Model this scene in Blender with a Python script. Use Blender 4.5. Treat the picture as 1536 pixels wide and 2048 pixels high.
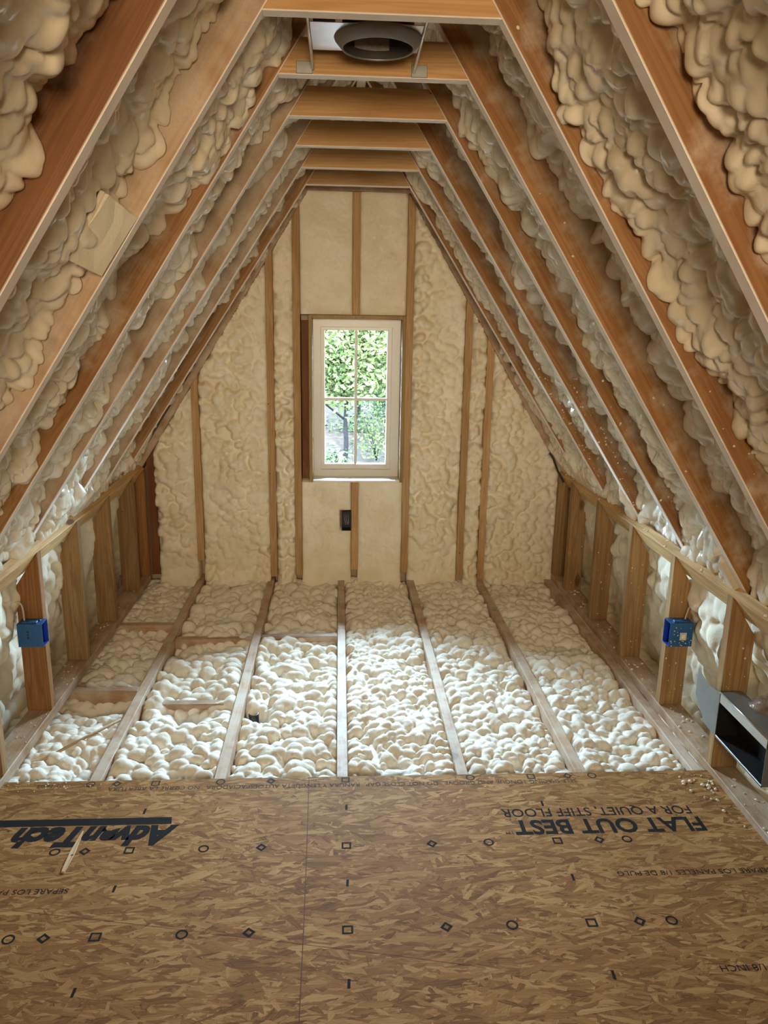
import bpy, bmesh, math, random
import numpy as np
from mathutils import Matrix, Vector

SC = bpy.context.scene
for o in list(bpy.data.objects):
    bpy.data.objects.remove(o)
COL = SC.collection

# ------------------------------------------------------------------ camera
CAM = Vector((-0.0437, 0.0, 1.4934))
cam_data = bpy.data.cameras.new('camera')
cam_data.sensor_fit = 'VERTICAL'
cam_data.sensor_height = 36.0
cam_data.lens = 1553.6 / 2048 * 36.0
cam_data.clip_start = 0.02
cam_data.clip_end = 300
cam = bpy.data.objects.new('camera', cam_data)
COL.objects.link(cam)
_r = Vector((0.99831393, -0.05575255, 0.01615405))
_u = Vector((-0.00207371, 0.24386515, 0.96980693))
_w = Vector((0.05800862, 0.96820527, -0.24333836))
cam.matrix_world = Matrix(((_r.x, _u.x, -_w.x, CAM.x), (_r.y, _u.y, -_w.y, CAM.y),
                           (_r.z, _u.z, -_w.z, CAM.z), (0, 0, 0, 1)))
SC.camera = cam

# ------------------------------------------------------------------ light
SKY_STRENGTH = 132.0
SUN_STRENGTH = 40.0
REAR_POWER = 8.5
world = bpy.data.worlds.new('sky')
SC.world = world
world.use_nodes = True
bg = world.node_tree.nodes['Background']
bg.inputs[0].default_value = (0.54, 0.77, 1.0, 1)
bg.inputs[1].default_value = SKY_STRENGTH

sun_d = bpy.data.lights.new('sun', 'SUN')
sun_d.energy = SUN_STRENGTH
sun_d.angle = 0.01
sun_d.color = (1.0, 0.95, 0.86)
sun = bpy.data.objects.new('sun', sun_d)
COL.objects.link(sun)
sun.rotation_euler = Vector((0.35, 0.62, -0.70)).to_track_quat('-Z', 'Y').to_euler()

# daylight sampling through the gable window (portal only guides rays)
por_d = bpy.data.lights.new('window_portal', 'AREA')
por_d.shape = 'RECTANGLE'
por_d.size, por_d.size_y = 0.36, 0.78
por_d.cycles.is_portal = True
por = bpy.data.objects.new('window_portal', por_d)
COL.objects.link(por)
por.location = (0.052, 4.50, 1.04)
por.rotation_euler = Vector((0, -1, 0)).to_track_quat('-Z', 'Z').to_euler()

# added fill lamp behind the camera, no such source seen; brightens the interior
fill_d = bpy.data.lights.new('rear_fill_light', 'AREA')
fill_d.shape = 'RECTANGLE'
fill_d.size, fill_d.size_y = 0.7, 0.6
fill_d.energy = REAR_POWER
fill_d.spread = math.radians(75)
fill_d.color = (1.0, 0.78, 0.52)
fill = bpy.data.objects.new('rear_fill_light', fill_d)
COL.objects.link(fill)
fill.location = (0.05, -1.3, 1.70)
fill.rotation_euler = Vector((0, 1, -0.09)).to_track_quat('-Z', 'Z').to_euler()

SC.view_settings.view_transform = 'Standard'
SC.view_settings.look = 'None'
SC.view_settings.gamma = 1.0
SC.view_settings.use_curve_mapping = False
SC.view_settings.exposure = 0.95
SC.cycles.use_denoising = True
SC.cycles.use_adaptive_sampling = True
SC.cycles.adaptive_threshold = 0.13
SC.cycles.adaptive_min_samples = 16
SC.cycles.max_bounces = 7
SC.cycles.diffuse_bounces = 6
SC.cycles.glossy_bounces = 2
SC.cycles.caustics_reflective = False
SC.cycles.caustics_refractive = False
SC.cycles.sample_clamp_indirect = 6.0

# ------------------------------------------------------------------ node helpers
def new_mat(name):
    m = bpy.data.materials.new(name)
    m.use_nodes = True
    nt = m.node_tree
    return m, nt, nt.nodes['Principled BSDF']

def node(nt, typ, **kw):
    n = nt.nodes.new(typ)
    for k, v in kw.items():
        if k.startswith('i_'):
            key = k[2:]
            key = int(key) if key.isdigit() else key.replace('_', ' ')
            n.inputs[key].default_value = v
        else:
            setattr(n, k, v)
    return n

def link(nt, a, b):
    nt.links.new(a, b)

def ramp(nt, fac, stops):
    r = nt.nodes.new('ShaderNodeValToRGB')
    el = r.color_ramp.elements
    while len(el) < len(stops):
        el.new(0.5)
    for e, (p, c) in zip(el, stops):
        e.position = p
        e.color = c if len(c) == 4 else (*c, 1)
    link(nt, fac, r.inputs[0])
    return r.outputs[0]

def mixc(nt, fac, a, b, blend='MIX'):
    m = node(nt, 'ShaderNodeMix', data_type='RGBA', blend_type=blend)
    for sock, v in ((m.inputs[0], fac), (m.inputs[6], a), (m.inputs[7], b)):
        if hasattr(v, 'is_output'):
            link(nt, v, sock)
        else:
            sock.default_value = v if not isinstance(v, tuple) or len(v) == 4 else (*v, 1)
    return m.outputs[2]

def math_n(nt, op, a, b=None, c=None, clamp=False):
    m = node(nt, 'ShaderNodeMath', operation=op, use_clamp=clamp)
    for k, v in enumerate((a, b, c)):
        if v is None:
            continue
        if hasattr(v, 'is_output'):
            link(nt, v, m.inputs[k])
        else:
            m.inputs[k].default_value = v
    return m.outputs[0]

def maprange(nt, v, a, b, c=0.0, d=1.0):
    m = node(nt, 'ShaderNodeMapRange', interpolation_type='SMOOTHSTEP')
    link(nt, v, m.inputs[0])
    for k, x in zip((1, 2, 3, 4), (a, b, c, d)):
        m.inputs[k].default_value = x
    return m.outputs[0]

def coords(nt, scale, seed=True, kind='Object'):
    tc = node(nt, 'ShaderNodeTexCoord')
    src = tc.outputs[kind]
    if seed:
        oi = node(nt, 'ShaderNodeObjectInfo')
        off = node(nt, 'ShaderNodeVectorMath', operation='SCALE')
        off.inputs[0].default_value = (7.3, 3.1, 5.7)
        link(nt, oi.outputs['Random'], off.inputs['Scale'])
        ad = node(nt, 'ShaderNodeVectorMath', operation='ADD')
        link(nt, src, ad.inputs[0])
        link(nt, off.outputs[0], ad.inputs[1])
        src = ad.outputs[0]
    mp = node(nt, 'ShaderNodeMapping')
    mp.inputs['Scale'].default_value = scale
    link(nt, src, mp.inputs['Vector'])
    return mp.outputs[0], tc, src

def noise(nt, vec, scale, detail=3, rough=0.5, dist=0.0):
    n = node(nt, 'ShaderNodeTexNoise')
    n.inputs['Scale'].default_value = scale
    n.inputs['Detail'].default_value = detail
    n.inputs['Roughness'].default_value = rough
    n.inputs['Distortion'].default_value = dist
    link(nt, vec, n.inputs['Vector'])
    return n.outputs[0]

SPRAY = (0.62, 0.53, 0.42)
DUST_AND_BOUNCE = (0.92, 0.86, 0.80)  # foam dust, whitened further to paint floor bounce onto the low faces

def wood(name, light, dark, rough=0.62, axis=0, spray=None):
    """Lumber with grain along a local axis. spray = None or dict of pale foam dust:
    bottom (dust with floor bounce painted in, on the low face), edge=(z0, z1) dust towards the foam, all = even dust amount."""
    m, nt, b = new_mat(name)
    s = [26.0, 26.0, 26.0]
    s[axis] = 1.1
    v, tc, raw = coords(nt, tuple(s))
    g1 = noise(nt, v, 1.0, 4, 0.55, 0.6)
    s2 = [170.0, 170.0, 170.0]
    s2[axis] = 5.0
    mp2 = node(nt, 'ShaderNodeMapping')
    mp2.inputs['Scale'].default_value = tuple(s2)
    link(nt, raw, mp2.inputs['Vector'])
    g2 = noise(nt, mp2.outputs[0], 1.0, 2, 0.5)
    wv = node(nt, 'ShaderNodeMath', operation='SINE')
    k = math_n(nt, 'MULTIPLY', g1, 46.0)
    link(nt, k, wv.inputs[0])
    ring = math_n(nt, 'MULTIPLY_ADD', wv.outputs[0], 0.22, 0.5)
    gg = math_n(nt, 'MULTIPLY_ADD', g2, 0.30, math_n(nt, 'MULTIPLY', ring, 0.7))
    col = ramp(nt, gg, [(0.25, dark), (0.75, light)])
    # per board tone
    oi = node(nt, 'ShaderNodeObjectInfo')
    tone = math_n(nt, 'MULTIPLY_ADD', oi.outputs['Random'], 0.34, 0.82)
    hsv = node(nt, 'ShaderNodeHueSaturation')
    link(nt, col, hsv.inputs['Color'])
    link(nt, tone, hsv.inputs['Value'])
    col = hsv.outputs[0]
    # broad stains
    mp4 = node(nt, 'ShaderNodeMapping')
    s4 = [5.0, 5.0, 5.0]
    s4[axis] = 1.6
    mp4.inputs['Scale'].default_value = tuple(s4)
    link(nt, raw, mp4.inputs['Vector'])
    st = noise(nt, mp4.outputs[0], 1.0, 3)
    col = mixc(nt, maprange(nt, st, 0.45, 0.72, 0.0, 0.45), col, tuple(x * y for x, y in zip(dark, (0.75, 0.62, 0.5))))
    # knots
    mp3 = node(nt, 'ShaderNodeMapping')
    s3 = [9.0, 9.0, 9.0]
    s3[axis] = 3.4
    mp3.inputs['Scale'].default_value = tuple(s3)
    link(nt, raw, mp3.inputs['Vector'])
    vo = node(nt, 'ShaderNodeTexVoronoi')
    vo.inputs['Scale'].default_value = 0.62
    link(nt, mp3.outputs[0], vo.inputs['Vector'])
    kn = maprange(nt, vo.outputs['Distance'], 0.05, 0.11, 1.0, 0.0)
    col = mixc(nt, math_n(nt, 'MULTIPLY', kn, 0.85), col, (0.10, 0.035, 0.012))
    # nail holes
    vo2 = node(nt, 'ShaderNodeTexVoronoi')
    vo2.inputs['Scale'].default_value = 9.0
    link(nt, raw, vo2.inputs['Vector'])
    nh = maprange(nt, vo2.outputs['Distance'], 0.028, 0.036, 1.0, 0.0)
    col = mixc(nt, math_n(nt, 'MULTIPLY', nh, 0.9), col, (0.03, 0.015, 0.01))
    if spray:
        sx = node(nt, 'ShaderNodeSeparateXYZ')
        link(nt, tc.outputs['Object'], sx.inputs[0])
        nz = noise(nt, raw, 9.0, 4, 0.6)
        fine = noise(nt, raw, 420.0, 1)
        msk = None
        low_msk = None
        def add(msk, x):
            return x if msk is None else math_n(nt, 'MAXIMUM', msk, x)
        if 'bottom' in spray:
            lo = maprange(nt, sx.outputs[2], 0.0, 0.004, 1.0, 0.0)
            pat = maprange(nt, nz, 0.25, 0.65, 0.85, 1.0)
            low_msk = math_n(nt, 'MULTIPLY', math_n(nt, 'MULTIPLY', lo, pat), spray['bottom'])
        if 'edge' in spray:
            z0, z1 = spray['edge']
            zz = math_n(nt, 'MULTIPLY_ADD', math_n(nt, 'SUBTRACT', nz, 0.5), 0.22, sx.outputs[2])
            msk = add(msk, math_n(nt, 'MULTIPLY', maprange(nt, zz, z0, z1), spray.get('edge_amount', 0.9)))
        if 'all' in spray:
            msk = add(msk, math_n(nt, 'MULTIPLY', maprange(nt, nz, 0.30, 0.68), spray['all']))
        if msk is not None:
            msk = math_n(nt, 'MULTIPLY', msk, maprange(nt, fine, 0.2, 0.6, 0.75, 1.0))
            col = mixc(nt, msk, col, SPRAY)
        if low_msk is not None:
            col = mixc(nt, low_msk, col, DUST_AND_BOUNCE)
    link(nt, col, b.inputs['Base Color'])
    b.inputs['Roughness'].default_value = rough
    b.inputs['Specular IOR Level'].default_value = 0.25
    bp = node(nt, 'ShaderNodeBump')
    bp.inputs['Strength'].default_value = 0.18
    bp.inputs['Distance'].default_value = 0.002
    link(nt, g2, bp.inputs['Height'])
    link(nt, bp.outputs[0], b.inputs['Normal'])
    return m

def foam(name, col, rough, var=0.10, spec=0.5, fine=0.35):
    m, nt, b = new_mat(name)
    v, tc, raw = coords(nt, (1, 1, 1))
    n1 = noise(nt, raw, 7.0, 3)
    n2 = noise(nt, raw, 60.0, 3, 0.6)
    c2 = tuple(c * k for c, k in zip(col, (1 - var, 1 - 1.25 * var, 1 - 1.9 * var)))
    c = mixc(nt, maprange(nt, n1, 0.3, 0.7), col, c2)
    c = mixc(nt, maprange(nt, n2, 0.62, 0.80, 0.0, 0.25), c, tuple(x * 0.8 for x in col))
    link(nt, c, b.inputs['Base Color'])
    b.inputs['Roughness'].default_value = rough
    b.inputs['Specular IOR Level'].default_value = spec
    bp = node(nt, 'ShaderNodeBump')
    bp.inputs['Strength'].default_value = fine
    bp.inputs['Distance'].default_value = 0.003
    n3 = noise(nt, raw, 140.0, 4, 0.6)
    link(nt, n3, bp.inputs['Height'])
    link(nt, bp.outputs[0], b.inputs['Normal'])
    return m

def plain(name, col, rough=0.5, metal=0.0, bump=0.0, bscale=60.0, var=0.12, spec=0.5):
    m, nt, b = new_mat(name)
    b.inputs['Specular IOR Level'].default_value = spec
    v, tc, raw = coords(nt, (1, 1, 1))
    n1 = noise(nt, raw, bscale, 3)
    c = mixc(nt, n1, tuple(x * (1 - var) for x in col), tuple(min(1, x * (1 + var)) for x in col))
    link(nt, c, b.inputs['Base Color'])
    b.inputs['Roughness'].default_value = rough
    b.inputs['Metallic'].default_value = metal
    if bump:
        bp = node(nt, 'ShaderNodeBump')
        bp.inputs['Strength'].default_value = bump
        bp.inputs['Distance'].default_value = 0.004
        link(nt, n1, bp.inputs['Height'])
        link(nt, bp.outputs[0], b.inputs['Normal'])
    return m

def osb(name):
    m, nt, b = new_mat(name)
    tc = node(nt, 'ShaderNodeTexCoord')
    raw = tc.outputs['Object']
    def warp(vec, scale, amount):
        wn = node(nt, 'ShaderNodeTexNoise')
        wn.inputs['Scale'].default_value = scale
        wn.inputs['Detail'].default_value = 2
        link(nt, vec, wn.inputs['Vector'])
        sub = node(nt, 'ShaderNodeVectorMath', operation='SUBTRACT')
        link(nt, wn.outputs['Color'], sub.inputs[0])
        sub.inputs[1].default_value = (0.5, 0.5, 0.5)
        sc = node(nt, 'ShaderNodeVectorMath', operation='SCALE')
        sc.inputs['Scale'].default_value = amount
        link(nt, sub.outputs[0], sc.inputs[0])
        ad = node(nt, 'ShaderNodeVectorMath', operation='ADD')
        link(nt, vec, ad.inputs[0])
        link(nt, sc.outputs[0], ad.inputs[1])
        return ad.outputs[0]
    wv = warp(warp(raw, 11.0, 0.014), 120.0, 0.004)
    tone = p = ed = gr = None
    for k, (rot, sx, sy, bias) in enumerate(((0.06, 11, 66, 0.06), (-0.40, 13, 72, 0.0), (0.45, 12, 66, 0.0), (0.95, 14, 66, -0.08),
                                             (-0.90, 15, 66, -0.08), (1.50, 16, 70, -0.14), (0.20, 22, 120, 0.05), (-0.15, 28, 150, 0.05))):
        mp = node(nt, 'ShaderNodeMapping', vector_type='TEXTURE')   # turns first, then stretches
        mp.inputs['Location'].default_value = (k * 0.37, k * 0.19, 0)
        mp.inputs['Rotation'].default_value = (0, 0, rot)
        mp.inputs['Scale'].default_value = (1 / sx, 1 / sy, 1.0)
        link(nt, wv, mp.inputs['Vector'])
        vo = node(nt, 'ShaderNodeTexVoronoi', voronoi_dimensions='2D')
        vo.inputs['Scale'].default_value = 1.0
        link(nt, mp.outputs[0], vo.inputs['Vector'])
        ve = node(nt, 'ShaderNodeTexVoronoi', voronoi_dimensions='2D', feature='DISTANCE_TO_EDGE')
        ve.inputs['Scale'].default_value = 1.0
        link(nt, mp.outputs[0], ve.inputs['Vector'])
        sep = node(nt, 'ShaderNodeSeparateColor')
        link(nt, vo.outputs['Color'], sep.inputs[0])
        mg = node(nt, 'ShaderNodeMapping')
        mg.inputs['Scale'].default_value = (1.0, 7.0, 1)
        link(nt, mp.outputs[0], mg.inputs['Vector'])
        g = noise(nt, mg.outputs[0], 1.0, 3, 0.6)
        pr = math_n(nt, 'ADD', sep.outputs[1], bias)
        if tone is None:
            tone, p, ed, gr = sep.outputs[0], pr, ve.outputs['Distance'], g
            continue
        f = math_n(nt, 'GREATER_THAN', pr, p)
        def mixf(a, c):
            mm = node(nt, 'ShaderNodeMix', data_type='FLOAT')
            link(nt, f, mm.inputs[0]); link(nt, a, mm.inputs[2]); link(nt, c, mm.inputs[3])
            return mm.outputs[0]
        tone, ed, gr = mixf(tone, sep.outputs[0]), mixf(ed, ve.outputs['Distance']), mixf(gr, g)
        p = math_n(nt, 'MAXIMUM', p, pr)
    ms = node(nt, 'ShaderNodeMapping')
    ms.inputs['Scale'].default_value = (14.0, 320.0, 1)
    ms.inputs['Rotation'].default_value = (0, 0, 0.08)
    link(nt, wv, ms.inputs['Vector'])
    streak = noise(nt, ms.outputs[0], 1.0, 2)
    t = math_n(nt, 'MULTIPLY_ADD', gr, 0.55, math_n(nt, 'MULTIPLY', tone, 0.36))
    t = math_n(nt, 'MULTIPLY_ADD', streak, 0.16, math_n(nt, 'ADD', t, 0.03))
    c = ramp(nt, t, [(0.30, (0.10, 0.040, 0.010)), (0.45, (0.255, 0.118, 0.033)), (0.60, (0.355, 0.175, 0.054)), (0.80, (0.56, 0.330, 0.126))])
    big = noise(nt, raw, 1.7, 2)
    c = mixc(nt, maprange(nt, big, 0.35, 0.7, 0.0, 0.3), c, (0.19, 0.085, 0.027))
    en = noise(nt, raw, 30.0, 2)
    em = math_n(nt, 'MULTIPLY', maprange(nt, ed, 0.0, 0.05, 0.75, 0.0), maprange(nt, en, 0.42, 0.62))
    c = mixc(nt, em, c, (0.07, 0.032, 0.012))
    link(nt, c, b.inputs['Base Color'])
    b.inputs['Roughness'].default_value = 0.75
    b.inputs['Specular IOR Level'].default_value = 0.12
    bp = node(nt, 'ShaderNodeBump')
    bp.inputs['Strength'].default_value = 0.3
    bp.inputs['Distance'].default_value = 0.0015
    link(nt, t, bp.inputs['Height'])
    link(nt, bp.outputs[0], b.inputs['Normal'])
    return m

def glass(name):
    m = bpy.data.materials.new(name)
    m.use_nodes = True
    nt = m.node_tree
    nt.nodes.clear()
    out = node(nt, 'ShaderNodeOutputMaterial')
    tr = node(nt, 'ShaderNodeBsdfTransparent')
    tr.inputs[0].default_value = (0.96, 0.98, 0.98, 1)
    gl = node(nt, 'ShaderNodeBsdfGlossy')
    gl.inputs['Roughness'].default_value = 0.03
    fr = node(nt, 'ShaderNodeFresnel')
    fr.inputs[0].default_value = 1.45
    mx = node(nt, 'ShaderNodeMixShader')
    link(nt, fr.outputs[0], mx.inputs[0])
    link(nt, tr.outputs[0], mx.inputs[1])
    link(nt, gl.outputs[0], mx.inputs[2])
    link(nt, mx.outputs[0], out.inputs[0])
    return m

def leaf_mat(name, c1, c2):
    m, nt, b = new_mat(name)
    v, tc, raw = coords(nt, (1, 1, 1))
    n1 = noise(nt, raw, 1.6, 2)
    gi = node(nt, 'ShaderNodeNewGeometry')
    f = math_n(nt, 'ADD', math_n(nt, 'MULTIPLY', gi.outputs['Random Per Island'], 0.6), math_n(nt, 'MULTIPLY', n1, 0.5))
    c = ramp(nt, f, [(0.2, c1), (0.85, c2)])
    link(nt, c, b.inputs['Base Color'])
    b.inputs['Roughness'].default_value = 0.6
    b.inputs['Specular IOR Level'].default_value = 0.0
    return m

M = {}
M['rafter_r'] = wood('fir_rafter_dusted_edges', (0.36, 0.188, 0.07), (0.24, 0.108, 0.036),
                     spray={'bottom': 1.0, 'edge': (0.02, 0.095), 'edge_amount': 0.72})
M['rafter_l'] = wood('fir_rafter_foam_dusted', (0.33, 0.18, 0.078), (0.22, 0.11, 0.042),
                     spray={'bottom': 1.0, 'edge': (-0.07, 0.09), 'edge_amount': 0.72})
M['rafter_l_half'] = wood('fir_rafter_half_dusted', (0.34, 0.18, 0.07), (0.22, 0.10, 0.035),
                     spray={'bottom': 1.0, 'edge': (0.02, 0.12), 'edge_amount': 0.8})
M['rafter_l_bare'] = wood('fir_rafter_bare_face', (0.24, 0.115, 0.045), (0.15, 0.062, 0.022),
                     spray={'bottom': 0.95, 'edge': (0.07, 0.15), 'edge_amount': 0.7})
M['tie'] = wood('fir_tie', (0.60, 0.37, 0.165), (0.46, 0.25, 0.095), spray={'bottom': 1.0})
M['stud'] = wood('pine_stud', (0.40, 0.25, 0.11), (0.24, 0.125, 0.05), axis=2)
M['wall_stud'] = wood('lit_wall_stud', (0.60, 0.39, 0.20), (0.42, 0.24, 0.10), axis=2)  # lighter wood tone paints in the stronger light on these studs
M['stud_red'] = wood('reddish_stud', (0.36, 0.17, 0.06), (0.22, 0.09, 0.028), axis=2)
M['plate'] = wood('yellow_pine_plate', (0.62, 0.42, 0.20), (0.42, 0.24, 0.09), axis=1)
M['sole'] = wood('sole_plate_pine', (0.46, 0.29, 0.15), (0.30, 0.165, 0.075), axis=1, spray={'all': 0.45})
M['joist'] = wood('dusted_joist', (0.50, 0.33, 0.20), (0.36, 0.215, 0.12), axis=1, spray={'all': 0.8})
M['block'] = wood('dusted_block', (0.48, 0.30, 0.17), (0.34, 0.19, 0.10), axis=0, spray={'all': 0.6})
M['jamb'] = wood('plywood_jamb', (0.42, 0.29, 0.13), (0.30, 0.19, 0.08), axis=2)
M['dark_board'] = wood('dark_red_board', (0.22, 0.085, 0.03), (0.15, 0.055, 0.02), axis=2)
M['foam_roof'] = foam('roof_spray_foam', (0.80, 0.72, 0.585), 0.17, 0.10, 0.7, 0.2)
M['foam_wall'] = foam('wall_spray_foam', (0.88, 0.80, 0.64), 0.75, 0.10, 0.3)
M['foam_floor'] = foam('floor_spray_foam', (0.83, 0.77, 0.655), 0.75, 0.08, 0.3)
M['foam_bit'] = foam('foam_crumb', (0.80, 0.72, 0.58), 0.7, 0.06, 0.3)
M['osb'] = osb('oriented_strand_board')
M['ink'] = plain('black_print_ink', (0.022, 0.021, 0.02), 0.8, var=0.5, bscale=300, spec=0.05)
M['ink_soft'] = plain('worn_print_ink', (0.06, 0.05, 0.04), 0.8, var=0.6, bscale=300, spec=0.05)
M['chalk'] = plain('red_chalk', (0.12, 0.035, 0.018), 0.9)
M['white'] = plain('white_vinyl', (0.82, 0.80, 0.76), 0.35, var=0.02)
M['glass'] = glass('window_glass')
M['galv'] = plain('galvanised_steel', (0.62, 0.63, 0.65), 0.28, 1.0, bump=0.1, bscale=25, var=0.15)
M['galv_dull'] = plain('dull_galvanised_steel', (0.27, 0.27, 0.255), 0.5, 0.85, bump=0.15, bscale=14, var=0.2)
M['dark_metal'] = plain('dark_metal', (0.10, 0.095, 0.09), 0.45, 0.8)
M['can_dark'] = plain('dark_can_lining', (0.055, 0.048, 0.042), 0.6, spec=0.2)
M['foil'] = plain('crinkled_foil', (0.60, 0.56, 0.52), 0.22, 1.0, bump=1.0, bscale=35, var=0.2)
M['black'] = plain('black_lining', (0.018, 0.018, 0.017), 0.6, bump=0.3, bscale=40, spec=0.08)
M['blue'] = plain('blue_plastic', (0.012, 0.085, 0.24), 0.42)
M['blue_in'] = plain('blue_plastic_inside', (0.012, 0.05, 0.30), 0.45)
M['cable'] = plain('grey_cable', (0.55, 0.50, 0.43), 0.5)
M['black_plastic'] = plain('black_plastic', (0.015, 0.017, 0.02), 0.5)
M['sticker'] = plain('printed_sticker', (0.42, 0.38, 0.34), 0.7, bscale=160, var=0.5, spec=0.1)
M['sliver'] = wood('pale_splinter', (0.66, 0.47, 0.27), (0.52, 0.34, 0.17), axis=1)
M['deck'] = plain('roof_deck_board', (0.55, 0.42, 0.27), 0.8, bscale=12)
M['leaf_a'] = leaf_mat('leaves_yellow_green', (0.010, 0.015, 0.0050), (0.029, 0.029, 0.0110))
M['leaf_b'] = leaf_mat('leaves_green', (0.007, 0.012, 0.0060), (0.021, 0.026, 0.0120))
M['bark'] = plain('bark', (0.004, 0.0035, 0.0035), 0.9, bump=0.6, bscale=12, spec=0.0)
M['pale_bark'] = plain('pale_bark', (0.03, 0.029, 0.028), 0.8, bump=0.3, bscale=12, spec=0.0)
M['woods'] = plain('wooded_hillside', (0.0045, 0.0085, 0.0032), 0.95, bscale=0.8, var=0.8, spec=0.0)
M['litter'] = plain('leaf_litter', (0.0125, 0.0100, 0.0085), 0.95, bump=0.0, bscale=4.0, var=0.95, spec=0.0)

# ------------------------------------------------------------------ object helpers
def link_obj(name, mesh, mat=None, parent=None, loc=None, matrix=None):
    o = bpy.data.objects.new(name, mesh)
    COL.objects.link(o)
    if mat is not None and len(mesh.materials) == 0:
        mesh.materials.append(M[mat] if isinstance(mat, str) else mat)
    if matrix is not None:
        o.matrix_world = matrix
    elif loc is not None:
        o.location = loc
    if parent is not None:
        pm = parent.matrix_world.copy() if parent.parent is None else parent.matrix_world.copy()
        o.parent = parent
        o.matrix_parent_inverse = parent.matrix_basis.inverted() if parent.parent is None else (parent.parent.matrix_basis @ parent.matrix_basis).inverted()
    return o

def tag(o, label=None, cat=None, group=None, kind=None):
    if label: o['label'] = label
    if cat: o['category'] = cat
    if group: o['group'] = group
    if kind: o['kind'] = kind
    return o

def empty(name, loc=(0, 0, 0)):
    o = bpy.data.objects.new(name, None)
    o.empty_display_size = 0.05
    COL.objects.link(o)
    o.location = loc
    return o

def mesh_pydata(name, verts, faces, smooth=False):
    me = bpy.data.meshes.new(name)
    me.from_pydata([tuple(v) for v in verts], [], faces)
    me.update()
    if smooth:
        me.polygons.foreach_set('use_smooth', [True] * len(me.polygons))
    return me

def bm_mesh(name, bm, smooth=False):
    bmesh.ops.recalc_face_normals(bm, faces=bm.faces)
    me = bpy.data.meshes.new(name)
    bm.to_mesh(me)
    bm.free()
    if smooth:
        me.polygons.foreach_set('use_smooth', [True] * len(me.polygons))
    return me

def add_box(bm, x0, x1, y0, y1, z0, z1, bev=0.0):
    vs = [bm.verts.new(p) for p in ((x0, y0, z0), (x1, y0, z0), (x1, y1, z0), (x0, y1, z0),
                                    (x0, y0, z1), (x1, y0, z1), (x1, y1, z1), (x0, y1, z1))]
    fs = [bm.faces.new([vs[i] for i in q]) for q in ((3, 2, 1, 0), (4, 5, 6, 7), (0, 1, 5, 4), (1, 2, 6, 5), (2, 3, 7, 6), (3, 0, 4, 7))]
    if bev:
        es = list({e for f in fs for e in f.edges})
        bmesh.ops.bevel(bm, geom=es, offset=bev, segments=1, affect='EDGES', clamp_overlap=True)

def box_mesh(name, x0, x1, y0, y1, z0, z1, bev=0.0015):
    bm = bmesh.new()
    add_box(bm, x0, x1, y0, y1, z0, z1, bev)
    return bm_mesh(name, bm)

def box_at(name, lo, hi, mat, parent=None, bev=0.0015):
    """box with its origin at the centre of its base"""
    cx, cy, cz = (lo[0] + hi[0]) / 2, (lo[1] + hi[1]) / 2, lo[2]
    me = box_mesh(name, lo[0] - cx, hi[0] - cx, lo[1] - cy, hi[1] - cy, 0, hi[2] - cz, bev)
    return link_obj(name, me, mat, parent, loc=(cx, cy, cz))

def prism_mesh(name, poly, y0, y1, bev=0.0015):
    """polygon in XZ extruded along Y"""
    bm = bmesh.new()
    a = [bm.verts.new((x, y0, z)) for x, z in poly]
    b = [bm.verts.new((x, y1, z)) for x, z in poly]
    n = len(poly)
    fs = [bm.faces.new(a), bm.faces.new(b[::-1])]
    for i in range(n):
        fs.append(bm.faces.new((a[i], b[i], b[(i + 1) % n], a[(i + 1) % n])))
    if bev:
        bmesh.ops.recalc_face_normals(bm, faces=bm.faces)
        bmesh.ops.bevel(bm, geom=list(bm.edges), offset=bev, segments=1, affect='EDGES', clamp_overlap=True)
    return bm_mesh(name, bm)

def tube_mesh(name, pts, rad, n=8, flat=1.0, closed_ends=True):
    pts = [Vector(p) for p in pts]
    verts, faces = [], []
    prev = None
    for i, p in enumerate(pts):
        t = (pts[min(i + 1, len(pts) - 1)] - pts[max(i - 1, 0)]).normalized()
        ref = prev if prev is not None else (Vector((0, 0, 1)) if abs(t.z) < 0.9 else Vector((1, 0, 0)))
        a = t.cross(ref).normalized()
        b = a.cross(t).normalized()
        prev = b
        r = rad[i] if isinstance(rad, (list, tuple)) else rad
        for k in range(n):
            an = 2 * math.pi * k / n
            verts.append(p + a * math.cos(an) * r + b * math.sin(an) * r * flat)
    for i in range(len(pts) - 1):
        for k in range(n):
            faces.append((i * n + k, i * n + (k + 1) % n, (i + 1) * n + (k + 1) % n, (i + 1) * n + k))
    if closed_ends:
        faces.append(tuple(range(n))[::-1])
        faces.append(tuple((len(pts) - 1) * n + k for k in range(n)))
    return mesh_pydata(name, verts, faces, True)

def spline(pts, n=8):
    pts = [Vector(p) for p in pts]
    out = []
    for i in range(len(pts) - 1):
        p0, p1, p2, p3 = pts[max(i - 1, 0)], pts[i], pts[i + 1], pts[min(i + 2, len(pts) - 1)]
        for k in range(n):
            t = k / n
            out.append(0.5 * ((2 * p1) + (p2 - p0) * t + (2 * p0 - 5 * p1 + 4 * p2 - p3) * t * t + (3 * p1 - p0 - 3 * p2 + p3) * t ** 3))
    out.append(pts[-1])
    return out

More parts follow.
